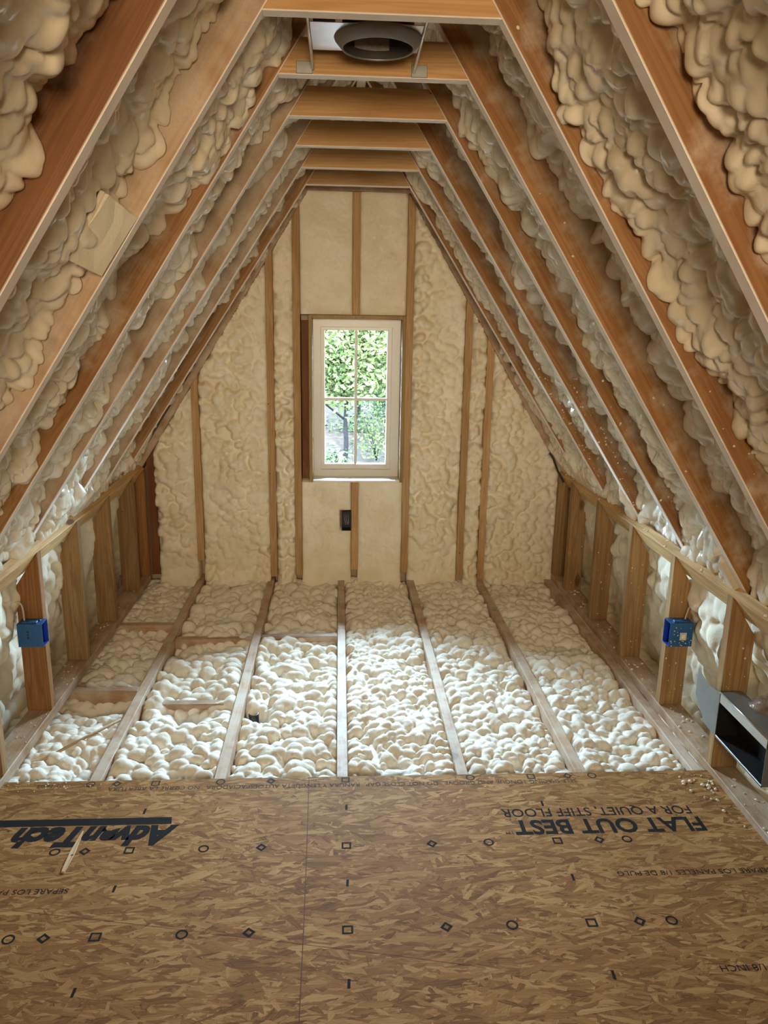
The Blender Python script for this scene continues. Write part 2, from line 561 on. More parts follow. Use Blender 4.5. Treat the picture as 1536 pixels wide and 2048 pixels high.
# ------------------------------------------------------------------ foam relief
def smooth_noise(nu, nv, cu, cv, rng):
    cu, cv = max(2, int(cu)), max(2, int(cv))
    g = rng.random((cu + 1, cv + 1)) - 0.5
    a = np.linspace(0, cu, nu, endpoint=False)
    b = np.linspace(0, cv, nv, endpoint=False)
    ia, ib = a.astype(int), b.astype(int)
    fa, fb = a - ia, b - ib
    fa, fb = fa * fa * (3 - 2 * fa), fb * fb * (3 - 2 * fb)
    fa, fb = fa[:, None], fb[None, :]
    return (g[np.ix_(ia, ib)] * (1 - fa) * (1 - fb) + g[np.ix_(ia + 1, ib)] * fa * (1 - fb)
            + g[np.ix_(ia, ib + 1)] * (1 - fa) * fb + g[np.ix_(ia + 1, ib + 1)] * fa * fb)

def lumps(nu, nv, d, rng, rmin, rmax, dens, hk, asp=(0.8, 1.3), tilt=0.0, warp=0.012, lift=0.25):
    """height field of overlapping rounded lobes; tilt > 0 makes them droop like scales along +u"""
    u = np.arange(nu) * d
    v = np.arange(nv) * d
    U, V = np.meshgrid(u, v, indexing='ij')
    lu, lv = nu * d, nv * d
    U = U + smooth_noise(nu, nv, lu / 0.05, lv / 0.05, rng) * warp * 2
    V = V + smooth_noise(nu, nv, lu / 0.05, lv / 0.05, rng) * warp * 2
    H = np.zeros((nu, nv))
    rm = (rmin + rmax) / 2
    n = int(dens * lu * lv / (math.pi * rm * rm))
    P = rng.random((n, 7))
    for p in P:
        r = rmin + (rmax - rmin) * p[2] ** 1.5
        cu, cv = p[0] * lu, p[1] * lv
        ra = r * (asp[0] + (asp[1] - asp[0]) * p[3])
        rb = r * (asp[0] + (asp[1] - asp[0]) * p[4])
        an = p[5] * math.pi
        R = max(ra, rb) + warp
        i0, i1 = max(0, int((cu - R) / d)), min(nu, int((cu + R) / d) + 2)
        j0, j1 = max(0, int((cv - R) / d)), min(nv, int((cv + R) / d) + 2)
        if i1 <= i0 or j1 <= j0:
            continue
        du, dv = U[i0:i1, j0:j1] - cu, V[i0:i1, j0:j1] - cv
        c, s = math.cos(an), math.sin(an)
        q = ((du * c + dv * s) / ra) ** 2 + ((dv * c - du * s) / rb) ** 2
        val = r * hk * np.sqrt(np.clip(1 - q, 0, None)) + p[6] * lift * r * hk + tilt * du
        val = np.where(q < 1, val, -1.0)
        H[i0:i1, j0:j1] = np.maximum(H[i0:i1, j0:j1], val)
    return H

def blur(H, k=1):
    for _ in range(k):
        P = np.pad(H, 1, mode='edge')
        H = (P[1:-1, 1:-1] * 4 + (P[:-2, 1:-1] + P[2:, 1:-1] + P[1:-1, :-2] + P[1:-1, 2:]) * 2
             + P[:-2, :-2] + P[2:, 2:] + P[:-2, 2:] + P[2:, :-2]) / 16
    return H

def grid_mesh(name, X, Y, Z, base, keep=None):
    """relief surface with a skirt down to z = base, so that it is a solid body"""
    nu, nv = X.shape
    verts = np.stack([X, Y, Z], -1).reshape(-1, 3)
    idx = np.arange(nu * nv).reshape(nu, nv)
    q = np.stack([idx[:-1, :-1], idx[1:, :-1], idx[1:, 1:], idx[:-1, 1:]], -1).reshape(-1, 4)
    if keep is not None:
        kc = (keep[:-1, :-1] & keep[1:, :-1] & keep[1:, 1:] & keep[:-1, 1:]).reshape(-1)
        q = q[kc]
    # boundary edges of the kept quads
    e = np.concatenate([q[:, [0, 1]], q[:, [1, 2]], q[:, [2, 3]], q[:, [3, 0]]])
    key = np.sort(e, 1)
    code = key[:, 0].astype(np.int64) * (nu * nv) + key[:, 1]
    un, inv, cnt = np.unique(code, return_inverse=True, return_counts=True)
    be = e[cnt[inv] == 1]
    bv = np.unique(be)
    low = verts[bv].copy()
    low[:, 2] = base
    remap = np.full(nu * nv, -1)
    remap[bv] = np.arange(len(bv)) + nu * nv
    sk = np.stack([be[:, 1], be[:, 0], remap[be[:, 0]], remap[be[:, 1]]], -1)
    verts = np.concatenate([verts, low])
    faces = np.concatenate([q, sk])
    used = np.unique(faces)
    rm = np.full(len(verts), -1)
    rm[used] = np.arange(len(used))
    verts, faces = verts[used], rm[faces]
    me = bpy.data.meshes.new(name)
    me.vertices.add(len(verts))
    me.vertices.foreach_set('co', verts.astype(np.float32).ravel())
    me.loops.add(len(faces) * 4)
    me.loops.foreach_set('vertex_index', faces.astype(np.int32).ravel())
    me.polygons.add(len(faces))
    me.polygons.foreach_set('loop_start', np.arange(0, len(faces) * 4, 4, dtype=np.int32))
    me.polygons.foreach_set('loop_total', np.full(len(faces), 4, dtype=np.int32))
    me.polygons.foreach_set('use_smooth', np.ones(len(faces), dtype=bool))
    me.update(calc_edges=True)
    me.validate()
    return me

ORD = ['first', 'second', 'third', 'fourth', 'fifth', 'sixth', 'seventh', 'eighth', 'ninth', 'tenth']

# ------------------------------------------------------------------ main dimensions
T = 0.038                      # lumber thickness
SP = 0.4378                    # rafter and knee-wall stud spacing
XL, XR = -1.1187, 1.2089       # room faces of the knee walls
ZP = 0.04                      # top of the sole plates
DW = 4.316                     # face of the window wall framing
YE = 2.282                     # far edge of the floor sheathing
YB = -1.7                      # rear end of the attic
MR, ML = 1.520, 1.505          # slope of the two roof sides
RX, LX, ZT = 0.297, -0.205, 2.104
TH = {'R': math.atan(MR), 'L': math.atan(ML)}
SG = {'R': 1, 'L': -1}
RID = Vector((0.0472, 0, 2.4837))
RD = 0.184                     # rafter depth
RAFT_Y = [0.90, 1.345] + [1.817 + k * SP for k in range(6)]
def plane_z(side, x):
    return ZT - MR * (x - RX) if side == 'R' else ZT + ML * (x - LX)
def roof_frame(side, y):
    """local X runs down the slope, local Z points away from the room, origin at the ridge"""
    th, sg = TH[side], SG[side]
    X = Vector((sg * math.cos(th), 0, -math.sin(th)))
    Z = Vector((sg * math.sin(th), 0, math.cos(th)))
    Y = Z.cross(X)
    return Matrix(((X.x, Y.x, Z.x, RID.x), (X.y, Y.y, Z.y, y), (X.z, Y.z, Z.z, RID.z), (0, 0, 0, 1)))

# ------------------------------------------------------------------ structure: floor
fl = tag(link_obj('floor', box_mesh('floor', XL + 0.001, XR - 0.001, YB, YE, 0, 0.018, 0.0008), 'osb'),
         'tan oriented strand board subfloor printed with black lettering', 'floor', kind='structure')
sub = tag(link_obj('floor_underside', box_mesh('floor_underside', -2.1, 2.2, YB - 0.1, 4.6, -0.29, -0.26, 0), 'deck'),
          'ceiling board closing the joist bays from below', 'floor', kind='structure')

# roof deck
ceil = tag(empty('ceiling', (0, 1.5, 2.4)), 'sloping roof deck boards behind the spray foam', 'ceiling', kind='structure')
for side in 'LR':
    me = box_mesh('roof_deck', -0.45, 3.45, -3.3, 3.3, RD + 0.002, RD + 0.03, 0)
    link_obj('roof_deck', me, 'deck', ceil, matrix=roof_frame(side, 1.5))
# closing wall behind the photographer
wf = tag(link_obj('wall_front', box_mesh('wall_front', -2.2, 2.3, YB - 0.05, YB - 0.001, -0.26, 2.9, 0), 'deck'),
         'board wall closing the attic behind the photographer', 'wall', kind='structure')

# ------------------------------------------------------------------ rafters, ridge, collar ties
L_R = 3.02
def rafter_mesh(side):
    th = TH[side]
    off = 0.019 / math.cos(th)
    poly = [(off, 0.0), (L_R, 0.0), (L_R, RD), (off - RD * math.tan(th), RD)]
    return prism_mesh('rafter', poly, -T / 2, T / 2, 0.002)
RM = {s: rafter_mesh(s) for s in 'LR'}
nR = len(RAFT_Y)
for side, word in (('L', 'left'), ('R', 'right')):
    for k, y in enumerate(RAFT_Y):
        o = link_obj('rafter', RM[side], 'rafter_' + side.lower(), matrix=roof_frame(side, y + T / 2))
        o.material_slots[0].link = 'OBJECT'
        o.material_slots[0].material = M['rafter_r'] if side == 'R' else M[('rafter_l_bare', 'rafter_l_bare', 'rafter_l', 'rafter_l_half', 'rafter_l', 'rafter_l', 'rafter_l', 'rafter_l_half')[k]]
        n = nR - 1 - k
        pos = 'nearest the window wall' if n == 0 else ORD[n] + ' from the window wall'
        look = 'brown fir rafter' if side == 'R' else 'foam-dusted fir rafter'
        tag(o, f'{look} on the {word} roof slope, {pos}', 'rafter', f'rafters of the {word} roof slope')
tag(link_obj('ridge_board', box_mesh('ridge_board', -0.019, 0.019, YB, 4.45, 0, 0.34, 0.001), 'tie', loc=(RID.x, 0, RID.z - 0.03)),
    'long ridge board at the peak between the two rows of rafters', 'board')
TIE_H = 0.089
def tie_mesh():
    x0, x1 = LX, RX
    t0, t1 = LX + TIE_H / ML, RX - TIE_H / MR
    cx = (x0 + x1) / 2
    return prism_mesh('collar_tie', [(x0 - cx, 0), (x1 - cx, 0), (t1 - cx, TIE_H), (t0 - cx, TIE_H)], 0, T, 0.0015)
TM = tie_mesh()
for k in range(6):
    o = link_obj('collar_tie', TM, 'tie', loc=((LX + RX) / 2, RAFT_Y[k + 2], ZT))
    lab = ['brown collar tie at the top edge, in front of the light housing', 'collar tie right behind the recessed light housing',
           'third collar tie from the photographer, wide clear face with one knot', 'fourth collar tie from the photographer, orange-brown',
           'fifth collar tie, one before the window wall', 'collar tie closest to the window wall'][k]
    tag(o, lab, 'beam', 'collar ties between the rafters')

# ------------------------------------------------------------------ roof foam
def roof_foam(side, y0, y1, rec, seed, res, label, amp=0.028, rr=(0.013, 0.030), dens=2.3, length=2.95, fill_low=True):
    """foam between two rafters; rec = mean distance of its surface behind the rafters' low faces"""
    rng = np.random.default_rng(seed)
    w = y1 - y0
    nu, nv = int(length / res) + 1, int(round(w / res)) + 1
    d = length / (nu - 1)
    u = np.linspace(0, length, nu)
    v = np.linspace(0, w, nv)
    H = lumps(nu, nv, d, rng, rr[0], rr[1], dens, 0.95, (0.8, 1.45), tilt=0.20, lift=0.3)
    H += 0.6 * lumps(nu, nv, d, rng, 0.035, 0.06, 1.2, 0.6, (0.8, 1.4), tilt=0.1)
    low = smooth_noise(nu, nv, length / 0.30, w / 0.25, rng) * 2 * amp + smooth_noise(nu, nv, length / 0.11, w / 0.12, rng) * amp
    U, V = np.meshgrid(u, v, indexing='ij')
    edge = np.minimum(V, w - V)
    rise = 0.030 * np.exp(-edge / 0.035) * (0.5 + smooth_noise(nu, nv, length / 0.09, 3, rng))
    Hh = RD - rec - 0.035 + H + low + rise
    if fill_low:      # thicker where the slope runs down behind the knee wall
        Hh += 0.075 * np.clip((U - 1.92) / 0.25, 0, 1)
    lim = RD - 0.004 - 0.03 * (edge < 0.002)
    soft = np.where(U > 1.95, RD + 0.018, RD - 0.006)
    Hh = np.minimum(Hh, soft - 0.012 * (1 - np.exp(-np.maximum(0, Hh - soft + 0.01) / 0.02)) * 0 )
    Hh = np.maximum(Hh, 0.03)
    # local: X down the slope, Y across, Z towards the room; origin at ridge on the deck
    me = grid_mesh('spray_foam', U, V, Hh, 0.0)
    th, sg = TH[side], SG[side]
    X = Vector((sg * math.cos(th), 0, -math.sin(th)))
    N = Vector((sg * math.sin(th), 0, math.cos(th)))
    Z = -N
    Y = Z.cross(X)
    org = RID + N * RD + X * 0.05
    oy = y0 if Y.y > 0 else y1
    mat = Matrix(((X.x, Y.x, Z.x, org.x), (X.y, Y.y, Z.y, oy), (X.z, Y.z, Z.z, org.z), (0, 0, 0, 1)))
    o = link_obj('spray_foam', me, 'foam_roof', matrix=mat)
    return tag(o, label, 'insulation', 'spray foam between the rafters')

BAY = []
edges = [(0.46, RAFT_Y[0])] + [(RAFT_Y[k] + T, RAFT_Y[k + 1]) for k in range(nR - 1)] + [(RAFT_Y[-1] + T, DW - 0.002)]
REC = {'L': [0.07, 0.06, 0.055, 0.05, 0.05, 0.05, 0.045, 0.05, 0.06], 'R': [0.05, 0.055, 0.06, 0.085, 0.05, 0.075, 0.045, 0.035, 0.05]}
for side, word in (('L', 'left'), ('R', 'right')):
    for k, (a, b) in enumerate(edges):
        n = len(edges) - 1 - k
        pos = 'against the window wall' if n == 0 else f'{ORD[n]} bay from the window wall'
        res = 0.0050 if k < 4 else 0.0062
        roof_foam(side, a + 0.0005, b - 0.0005, REC[side][k], 100 + k + (50 if side == 'R' else 0), res,
                  f'glossy cream spray foam in the {word} roof slope, {pos}')

# ------------------------------------------------------------------ knee walls
def knee_wall(side):
    sg = SG[side]
    word = 'left' if side == 'L' else 'right'
    x = XL if side == 'L' else XR
    th = TH[side]
    root = tag(empty('wall_' + word, (x, 3.2, 0)), f'low {word} knee wall of open studs under a slanted top plate', 'wall', kind='structure')
    N = Vector((sg * math.sin(th), math.cos(th)))
    A = Vector((x, plane_z(side, x + N.x * T) - N.y * T))
    D = Vector((sg * math.cos(th), -math.sin(th)))
    W = 0.089
    B = A + D * W
    poly = [A, B, B + N * T, A + N * T]
    cx, cz = A.x, A.y
    me = prism_mesh('top_plate', [(p.x - cx, p.y - cz) for p in poly], -1.55, 1.55, 0.002)
    link_obj('top_plate', me, 'plate', root, loc=(cx, 4.295 - 1.55, cz))
    lo, hi = sorted((x, x + sg * W))
    box_at('sole_plate', (lo, 0.3, 0.0005), (hi, 4.30, ZP), 'sole', root, 0.002)
    # studs with slanted tops
    zt_in = A.y
    zt_out = A.y - W * math.tan(th)
    poly = [(0, 0), (sg * W, 0), (sg * W, zt_out - ZP), (0, zt_in - ZP)]
    me = prism_mesh('stud', poly, 0, T, 0.002)
    ys = [2.276, 2.7137, 3.1515, 3.589, 4.027, 4.268] if side == 'L' else [2.262, 2.70, 3.138, 3.575, 4.013, 4.268]
    for k, y in enumerate(ys):
        st = link_obj('stud', me, None, root, loc=(x, y, ZP))
        if len(me.materials) == 0:
            me.materials.append(M['stud'])
        if k in ((1, 5) if side == 'L' else ()):
            st.material_slots[0].link = 'OBJECT'
            st.material_slots[0].material = M['stud_red']
    return root, A
KL, AL = knee_wall('L')
KR, AR = knee_wall('R')

# foam in the eaves behind the knee walls
def eave_foam(side, seed, y0, y1, ang, where):
    rng = np.random.default_rng(seed)
    res = 0.007
    th, sg = math.radians(ang), SG[side]
    A = AL if side == 'L' else AR
    t0 = TH[side]
    B = Vector((A.x + sg * math.cos(t0) * 0.096, 0, A.y - math.sin(t0) * 0.096 + 0.012))
    ln, w = (B.z + 0.06) / math.sin(th), y1 - y0
    nu, nv = int(ln / res) + 1, int(w / res) + 1
    u, v = np.linspace(0, ln, nu), np.linspace(0, w, nv)
    H = lumps(nu, nv, res, rng, 0.016, 0.040, 2.2, 0.75, tilt=0.1)
    H = blur(H, 1)
    H += smooth_noise(nu, nv, ln / 0.2, w / 0.3, rng) * 0.04
    U, V = np.meshgrid(u, v, indexing='ij')
    Hh = -0.03 + H * np.clip(U / 0.10, 0.15, 1) + 0.02 * np.clip(U / 0.2, 0, 1)
    me = grid_mesh('spray_foam', U, V, Hh, -0.10)
    X = Vector((sg * math.cos(th), 0, -math.sin(th)))
    Z = -Vector((sg * math.sin(th), 0, math.cos(th)))
    Y = Z.cross(X)
    oy = y0 if Y.y > 0 else y1
    mat = Matrix(((X.x, Y.x, Z.x, B.x), (X.y, Y.y, Z.y, oy), (X.z, Y.z, Z.z, B.z), (0, 0, 0, 1)))
    o = link_obj('spray_foam', me, 'foam_wall', matrix=mat)
    tag(o, where, 'insulation', 'spray foam in the eaves')
eave_foam('L', 31, 0.4, DW - 0.002, 76, 'lumpy cream spray foam in the eave behind the left knee wall')
eave_foam('R', 32, 2.44, DW - 0.002, 76, 'lumpy cream spray foam behind the right knee wall, past the duct')
eave_foam('R', 33, 0.4, 2.43, 60, 'yellowish spray foam behind the foil duct in the right eave')

# ------------------------------------------------------------------ floor joists, blocks and floor foam
JX = [-0.0301 + (k - 2) * 0.4064 for k in range(5)]
JX.append(JX[-1] + 0.4064)
JM = box_mesh('floor_joist', -T / 2, T / 2, 0, 4.43 - YB, -0.235, -0.0005, 0.002)
jl = ['leftmost open floor joist, beside the left knee wall', 'second floor joist from the left, between foam bays',
      'middle floor joist running straight to the window wall', 'floor joist just right of the middle one', 'floor joist second from the right knee wall',
      'rightmost floor joist, running along the right sole plate']
for x, lab in zip(JX, jl):
    tag(link_obj('floor_joist', JM, 'joist', loc=(x, YB, 0)), lab, 'joist', 'floor joists')

def block(x0, x1, y, top, lab):
    me = box_mesh('joist_block', x0 - (x0 + x1) / 2, x1 - (x0 + x1) / 2, 0, T, -0.20, 0, 0.002)
    o = link_obj('joist_block', me, 'block', loc=((x0 + x1) / 2, y, top))
    tag(o, lab, 'block', 'blocks between the floor joists')
hj = T / 2 + 0.0005
block(-1.16, JX[0] - hj, 3.64, -0.001, 'wooden block in the far left floor bay beside the knee wall')
block(-1.16, JX[0] - hj, 2.945, -0.001, 'wooden block in the near left floor bay beside the knee wall')
block(JX[0] + hj, JX[1] - hj, 3.49, -0.012, 'half-buried wooden block in the second bay, nearer the window wall')
block(JX[0] + hj, JX[1] - hj, 2.86, -0.020, 'half-buried wooden block in the second bay, nearer the photographer')
block(JX[1] + hj, JX[2] - hj, 3.51, -0.010, 'wooden block left of the middle joist, half covered with foam')

def floor_foam(x0, x1, y0, y1, z, seed, label, rr=(0.012, 0.028), hk=0.95, dips=(), amp=0.02, mat='foam_floor', res=0.005, group='spray foam between the floor joists'):
    rng = np.random.default_rng(seed)
    lx, ly = x1 - x0, y1 - y0
    nu, nv = int(lx / res) + 1, int(ly / res) + 1
    H = lumps(nu, nv, res, rng, rr[0], rr[1], 2.0, hk * 1.12, (0.85, 1.5), warp=0.005, lift=0.45)
    H += 0.18 * lumps(nu, nv, res, rng, 0.009, 0.018, 1.4, 0.8)
    H += smooth_noise(nu, nv, lx / 0.15, ly / 0.18, rng) * 2 * amp
    U, V = np.meshgrid(np.linspace(0, lx, nu), np.linspace(0, ly, nv), indexing='ij')
    for (dx, dy, r, dep) in dips:
        H -= dep * np.exp(-(((U + x0 - dx) / r[0]) ** 2 + ((V + y0 - dy) / r[1]) ** 2))
    edge = np.minimum(U, lx - U)
    H -= 0.012 * np.exp(-edge / 0.012)
    Z = z + H
    Z = np.where(V + y0 < YE + 0.012, np.minimum(Z, -0.006), Z)
    me = grid_mesh('spray_foam', U - lx / 2, V, Z, -0.22)
    o = link_obj('spray_foam', me, mat, loc=(x0 + lx / 2, y0, 0))
    return tag(o, label, 'insulation', group)
yf0, yf1 = YE - 0.25, DW + 0.05
e = hj + 0.0005
ZF = -0.048
floor_foam(-1.30, JX[0] - e, yf0, yf1, ZF, 1, 'cream floor foam in the leftmost bay with two wooden blocks', rr=(0.010, 0.026), hk=0.8,
           dips=((-0.98, 2.89, (0.12, 0.05), 0.05), (-0.98, 3.59, (0.12, 0.05), 0.03)))
floor_foam(JX[0] + e, JX[1] - e, yf0, yf1, ZF, 2, 'white lumpy floor foam in the second bay with two buried blocks', rr=(0.013, 0.034),
           dips=((-0.64, 3.42, (0.16, 0.07), 0.045), (-0.60, 2.79, (0.13, 0.06), 0.035)))
floor_foam(JX[1] + e, JX[2] - e, yf0, yf1, ZF + 0.004, 3, 'large round lumps of floor foam just left of the middle joist', rr=(0.013, 0.034),
           dips=((-0.12, 3.46, (0.08, 0.05), 0.04), (-0.37, 2.80, (0.04, 0.04), 0.06)))
floor_foam(JX[2] + e, JX[3] - e, yf0, yf1, ZF + 0.006, 4, 'bright floor foam with small even lumps right of the middle joist', rr=(0.011, 0.025))
floor_foam(JX[3] + e, JX[4] - e, yf0, yf1, ZF, 5, 'floor foam with a crumbly near edge in the bay second from the right', rr=(0.012, 0.028))
floor_foam(JX[4] + e, JX[5] - e, yf0, yf1, ZF + 0.006, 6, 'yellowish floor foam in the rightmost bay along the right joist', rr=(0.012, 0.028))
floor_foam(JX[5] + e, 1.72, 0.5, yf1, -0.02, 7, 'cream floor foam under the eave behind the right knee wall', res=0.009, mat='foam_wall', group='spray foam in the eaves')
floor_foam(-1.66, -1.301, 0.5, yf1, -0.01, 8, 'cream floor foam under the eave behind the left knee wall', res=0.009, mat='foam_wall', group='spray foam in the eaves')

# ------------------------------------------------------------------ window wall
WB = tag(empty('wall_back', (0.05, DW, 0)), 'gable wall of studs and cream spray foam around the window', 'wall', kind='structure')
def gl(z):   # left and right slope of the framing on the wall face
    return -0.209 - (2.124 - z) / 1.577, 0.323 + (2.125 - z) / 1.640
def ztop(x):
    return min(2.124 + (x + 0.209) * 1.577, 2.125 - (x - 0.323) * 1.640, 2.122)
WX0, WX1, WZ0, WZ1 = -0.209, 0.318, 0.584, 1.500     # outer size of the window jambs
# sheathing with the window opening
bm = bmesh.new()
def ring(y, pts):
    return [bm.verts.new((px, y, pz)) for px, pz in pts]
outer = [(-2.1, -0.28), (2.2, -0.28), (2.2, 2.9), (-2.1, 2.9)]
inner = [(WX0, WZ0), (WX1, WZ0), (WX1, WZ1), (WX0, WZ1)]
ya, yb = DW + 0.142, DW + 0.17
oa, ob_, ia_, ib_ = ring(ya, outer), ring(yb, outer), ring(ya, inner), ring(yb, inner)
for k in range(4):
    j = (k + 1) % 4
    bm.faces.new((oa[k], oa[j], ia_[j], ia_[k]))
    bm.faces.new((ob_[j], ob_[k], ib_[k], ib_[j]))
    bm.faces.new((oa[j], oa[k], ob_[k], ob_[j]))
    bm.faces.new((ia_[k], ia_[j], ib_[j], ib_[k]))
link_obj('sheathing', bm_mesh('sheathing', bm), 'deck', WB)
def wall_stud(x, z0, z1, mat='wall_stud', w=T, y=DW, dep=0.14):
    me = prism_mesh('stud', [(-w / 2, 0), (w / 2, 0), (w / 2, min(z1, ztop(x + w / 2)) - z0), (-w / 2, min(z1, ztop(x - w / 2)) - z0)], 0, dep, 0.0015)
    return link_obj('stud', me, mat, WB, loc=(x, y, z0))
STUDS = [(-0.833, 0.115, 9), (-0.418, 0.02, 9), (-0.2735, 0.03, 9), (0.046, WZ1 + 0.001, 9), (0.046, 0.06, WZ0 - 0.001),
         (0.3372, 0.04, 9), (0.6645, 0.0, 9), (0.789, 0.0, 9)]
for x, z0, z1 in STUDS:
    wall_stud(x, z0, z1)
wall_stud(-1.095, 0.03, 9, 'dark_board', w=0.045, y=DW + 0.018, dep=0.10)
wall_stud(-0.2305, 0.60, 1.47, 'dark_board', w=0.040, y=DW + 0.045, dep=0.09)
# slanted plates along the roof line and the flat plate at the top
for side in 'LR':
    m_ = 1.577 if side == 'L' else 1.640
    th = math.atan(m_)
    sg = SG[side]
    p0 = Vector((-0.209, 2.124)) if side == 'L' else Vector((0.323, 2.125))
    D = Vector((sg * math.cos(th), -math.sin(th)))
    Nn = Vector((sg * math.sin(th), math.cos(th)))
    X = Vector((D.x, 0, D.y)); Z = Vector((Nn.x, 0, Nn.y)); Y = Z.cross(X)
    me = box_mesh('gable_plate', -0.02, 1.85, -0.07, 0.07, 0.0, T, 0.002)
    mt = Matrix(((X.x, Y.x, Z.x, p0.x), (X.y, Y.y, Z.y, DW + 0.066), (X.z, Y.z, Z.z, p0.y), (0, 0, 0, 1)))
    link_obj('gable_plate', me, 'block', WB, matrix=mt)
box_at('top_plate', (-0.21, DW - 0.004, 2.123), (0.325, DW + 0.14, 2.161), 'block', WB)

def wall_foam(x0, x1, z0, z1, seed, label, style='lump', proud=0.0, hole=None):
    rng = np.random.default_rng(seed)
    res = 0.005
    lx, lz = x1 - x0, z1 - z0
    nu, nv = max(3, int(lx / res) + 1), int(lz / res) + 1
    if style == 'lump':
        H = lumps(nu, nv, res, rng, 0.015, 0.030, 1.7, 1.5, (0.85, 1.25), warp=0.004, lift=0.2)
        fade = np.clip(smooth_noise(nu, nv, lx / 0.3, lz / 0.5, rng) * 1.6 + 0.75, 0.35, 1)
        H = blur(H, 1) * fade + 0.0 * H
        off = -0.026
    else:
        H = blur(0.30 * lumps(nu, nv, res, rng, 0.02, 0.05, 1.5, 0.4), 1)
        H += smooth_noise(nu, nv, lx / 0.02, lz / 0.02, rng) * 0.003 + smooth_noise(nu, nv, lx / 0.008, lz / 0.008, rng) * 0.0015
        off = -0.010
    H += smooth_noise(nu, nv, lx / 0.2, lz / 0.25, rng) * 0.018 + smooth_noise(nu, nv, lx / 0.012, lz / 0.012, rng) * (0.0012 if style == 'lump' else 0.003)
    U, V = np.meshgrid(np.linspace(0, lx, nu), np.linspace(0, lz, nv), indexing='ij')
    edge = np.minimum(U, lx - U)
    H -= 0.010 * np.exp(-edge / 0.008)
    xx, zz = U + x0, V + z0
    keep = (zz <= np.minimum(2.124 + (xx + 0.209) * 1.577, 2.125 - (xx - 0.323) * 1.640) + 0.004) & (zz <= 2.128)
    if hole is not None:
        keep &= ~((xx > hole[0]) & (xx < hole[1]) & (zz > hole[2]) & (zz < hole[3]))
    H = np.maximum(H + off + proud, -0.06)
    if z0 < 0.1:
        H += 0.045 * np.exp(-(zz - z0) / 0.03)
    me = grid_mesh('spray_foam', U, V, H, -0.139, keep)
    mt = Matrix(((1, 0, 0, x0), (0, 0, -1, DW), (0, 1, 0, z0), (0, 0, 0, 1)))
    o = link_obj('spray_foam', me, 'foam_wall', matrix=mt)
    tag(o, label, 'insulation', 'spray foam between the wall studs')
g = 0.0195
zb = -0.03
wall_foam(-1.072, -0.833 - g, zb, 1.20, 41, 'rough wall foam in the left corner triangle behind the knee wall', 'lump')
wall_foam(-0.833 + g, -0.418 - g, zb, 1.80, 42, 'wide lumpy wall foam panel left of the window, between two studs', 'lump')
wall_foam(-0.418 + g, -0.2735 - g, zb, 2.05, 43, 'narrow strip of wall foam between the two studs left of the window', 'lump')
wall_foam(-0.2735 + g, 0.046 - g, WZ1 + 0.002, 2.13, 44, 'smooth wall foam above the window, left of the short stud', 'smooth')
wall_foam(0.046 + g, 0.3372 - g, WZ1 + 0.002, 2.13, 45, 'smooth wall foam above the window, right of the short stud', 'smooth')
wall_foam(-0.2735 + g, 0.046 - g, zb, WZ0 - 0.002, 46, 'smooth wall foam below the window around the black electrical box', 'smooth', hole=(-0.034, 0.03, 0.298, 0.416))
wall_foam(0.046 + g, 0.3372 - g, zb, WZ0 - 0.002, 47, 'smooth wall foam below the window, right of the short stud', 'smooth')
wall_foam(0.3372 + g, 0.6645 - g, zb, 2.10, 48, 'wide lumpy wall foam panel right of the window, between two studs', 'lump', 0.006)
wall_foam(0.6645 + g, 0.789 - g, zb, 1.60, 49, 'narrow strip of wall foam between the two studs right of the window', 'lump')
wall_foam(0.789 + g, 1.26, zb, 1.40, 50, 'lumpy wall foam in the right corner triangle behind the knee wall', 'lump')

# ------------------------------------------------------------------ window
WN = tag(empty('window_1', (0.0545, DW, WZ0)), 'white four-pane window in a wooden jamb box', 'window', kind='structure')
jt = 0.0195
y0, y1 = DW - 0.012, DW + 0.165
box_at('jamb', (WX0, y0, WZ0), (WX0 + jt, y1, WZ1), 'jamb', WN)
box_at('jamb', (WX1 - jt, y0, WZ0), (WX1, y1, WZ1), 'jamb', WN)
box_at('jamb', (WX0 + jt, y0, WZ1 - jt), (WX1 - jt, y1, WZ1), 'jamb', WN)
box_at('sill', (WX0 + jt, y0, WZ0), (WX1 - jt, y1, WZ0 + 0.011), 'white', WN)
def frame_mesh(name, o, i, ya, yb, bev=0.0015):
    bm = bmesh.new()
    def rg(y, q):
        x0, x1, z0, z1 = q
        return [bm.verts.new(p) for p in ((x0, y, z0), (x1, y, z0), (x1, y, z1), (x0, y, z1))]
    a, b, c, d = rg(ya, o), rg(yb, o), rg(ya, i), rg(yb, i)
    for k in range(4):
        j = (k + 1) % 4
        bm.faces.new((a[k], a[j], c[j], c[k]))
        bm.faces.new((b[j], b[k], d[k], d[j]))
        bm.faces.new((a[j], a[k], b[k], b[j]))
        bm.faces.new((c[k], c[j], d[j], d[k]))
    bmesh.ops.recalc_face_normals(bm, faces=bm.faces)
    bmesh.ops.bevel(bm, geom=list(bm.edges), offset=bev, segments=1, affect='EDGES', clamp_overlap=True)
    return bm_mesh(name, bm)
fi = (-0.146, 0.2505, 0.634, 1.436)
fo = (WX0 + jt, WX1 - jt, WZ0 + 0.011, WZ1 - jt)
si = (-0.125, 0.2258, 0.664, 1.419)
link_obj('frame', frame_mesh('frame', fo, fi, DW + 0.115, DW + 0.165), 'white', WN)
link_obj('sash', frame_mesh('sash', fi, si, DW + 0.128, DW + 0.160), 'white', WN)
MC = (0.0505, 1.037)
box_at('muntin', (MC[0] - 0.008, DW + 0.132, si[2]), (MC[0] + 0.008, DW + 0.152, si[3]), 'white', WN, 0.003)
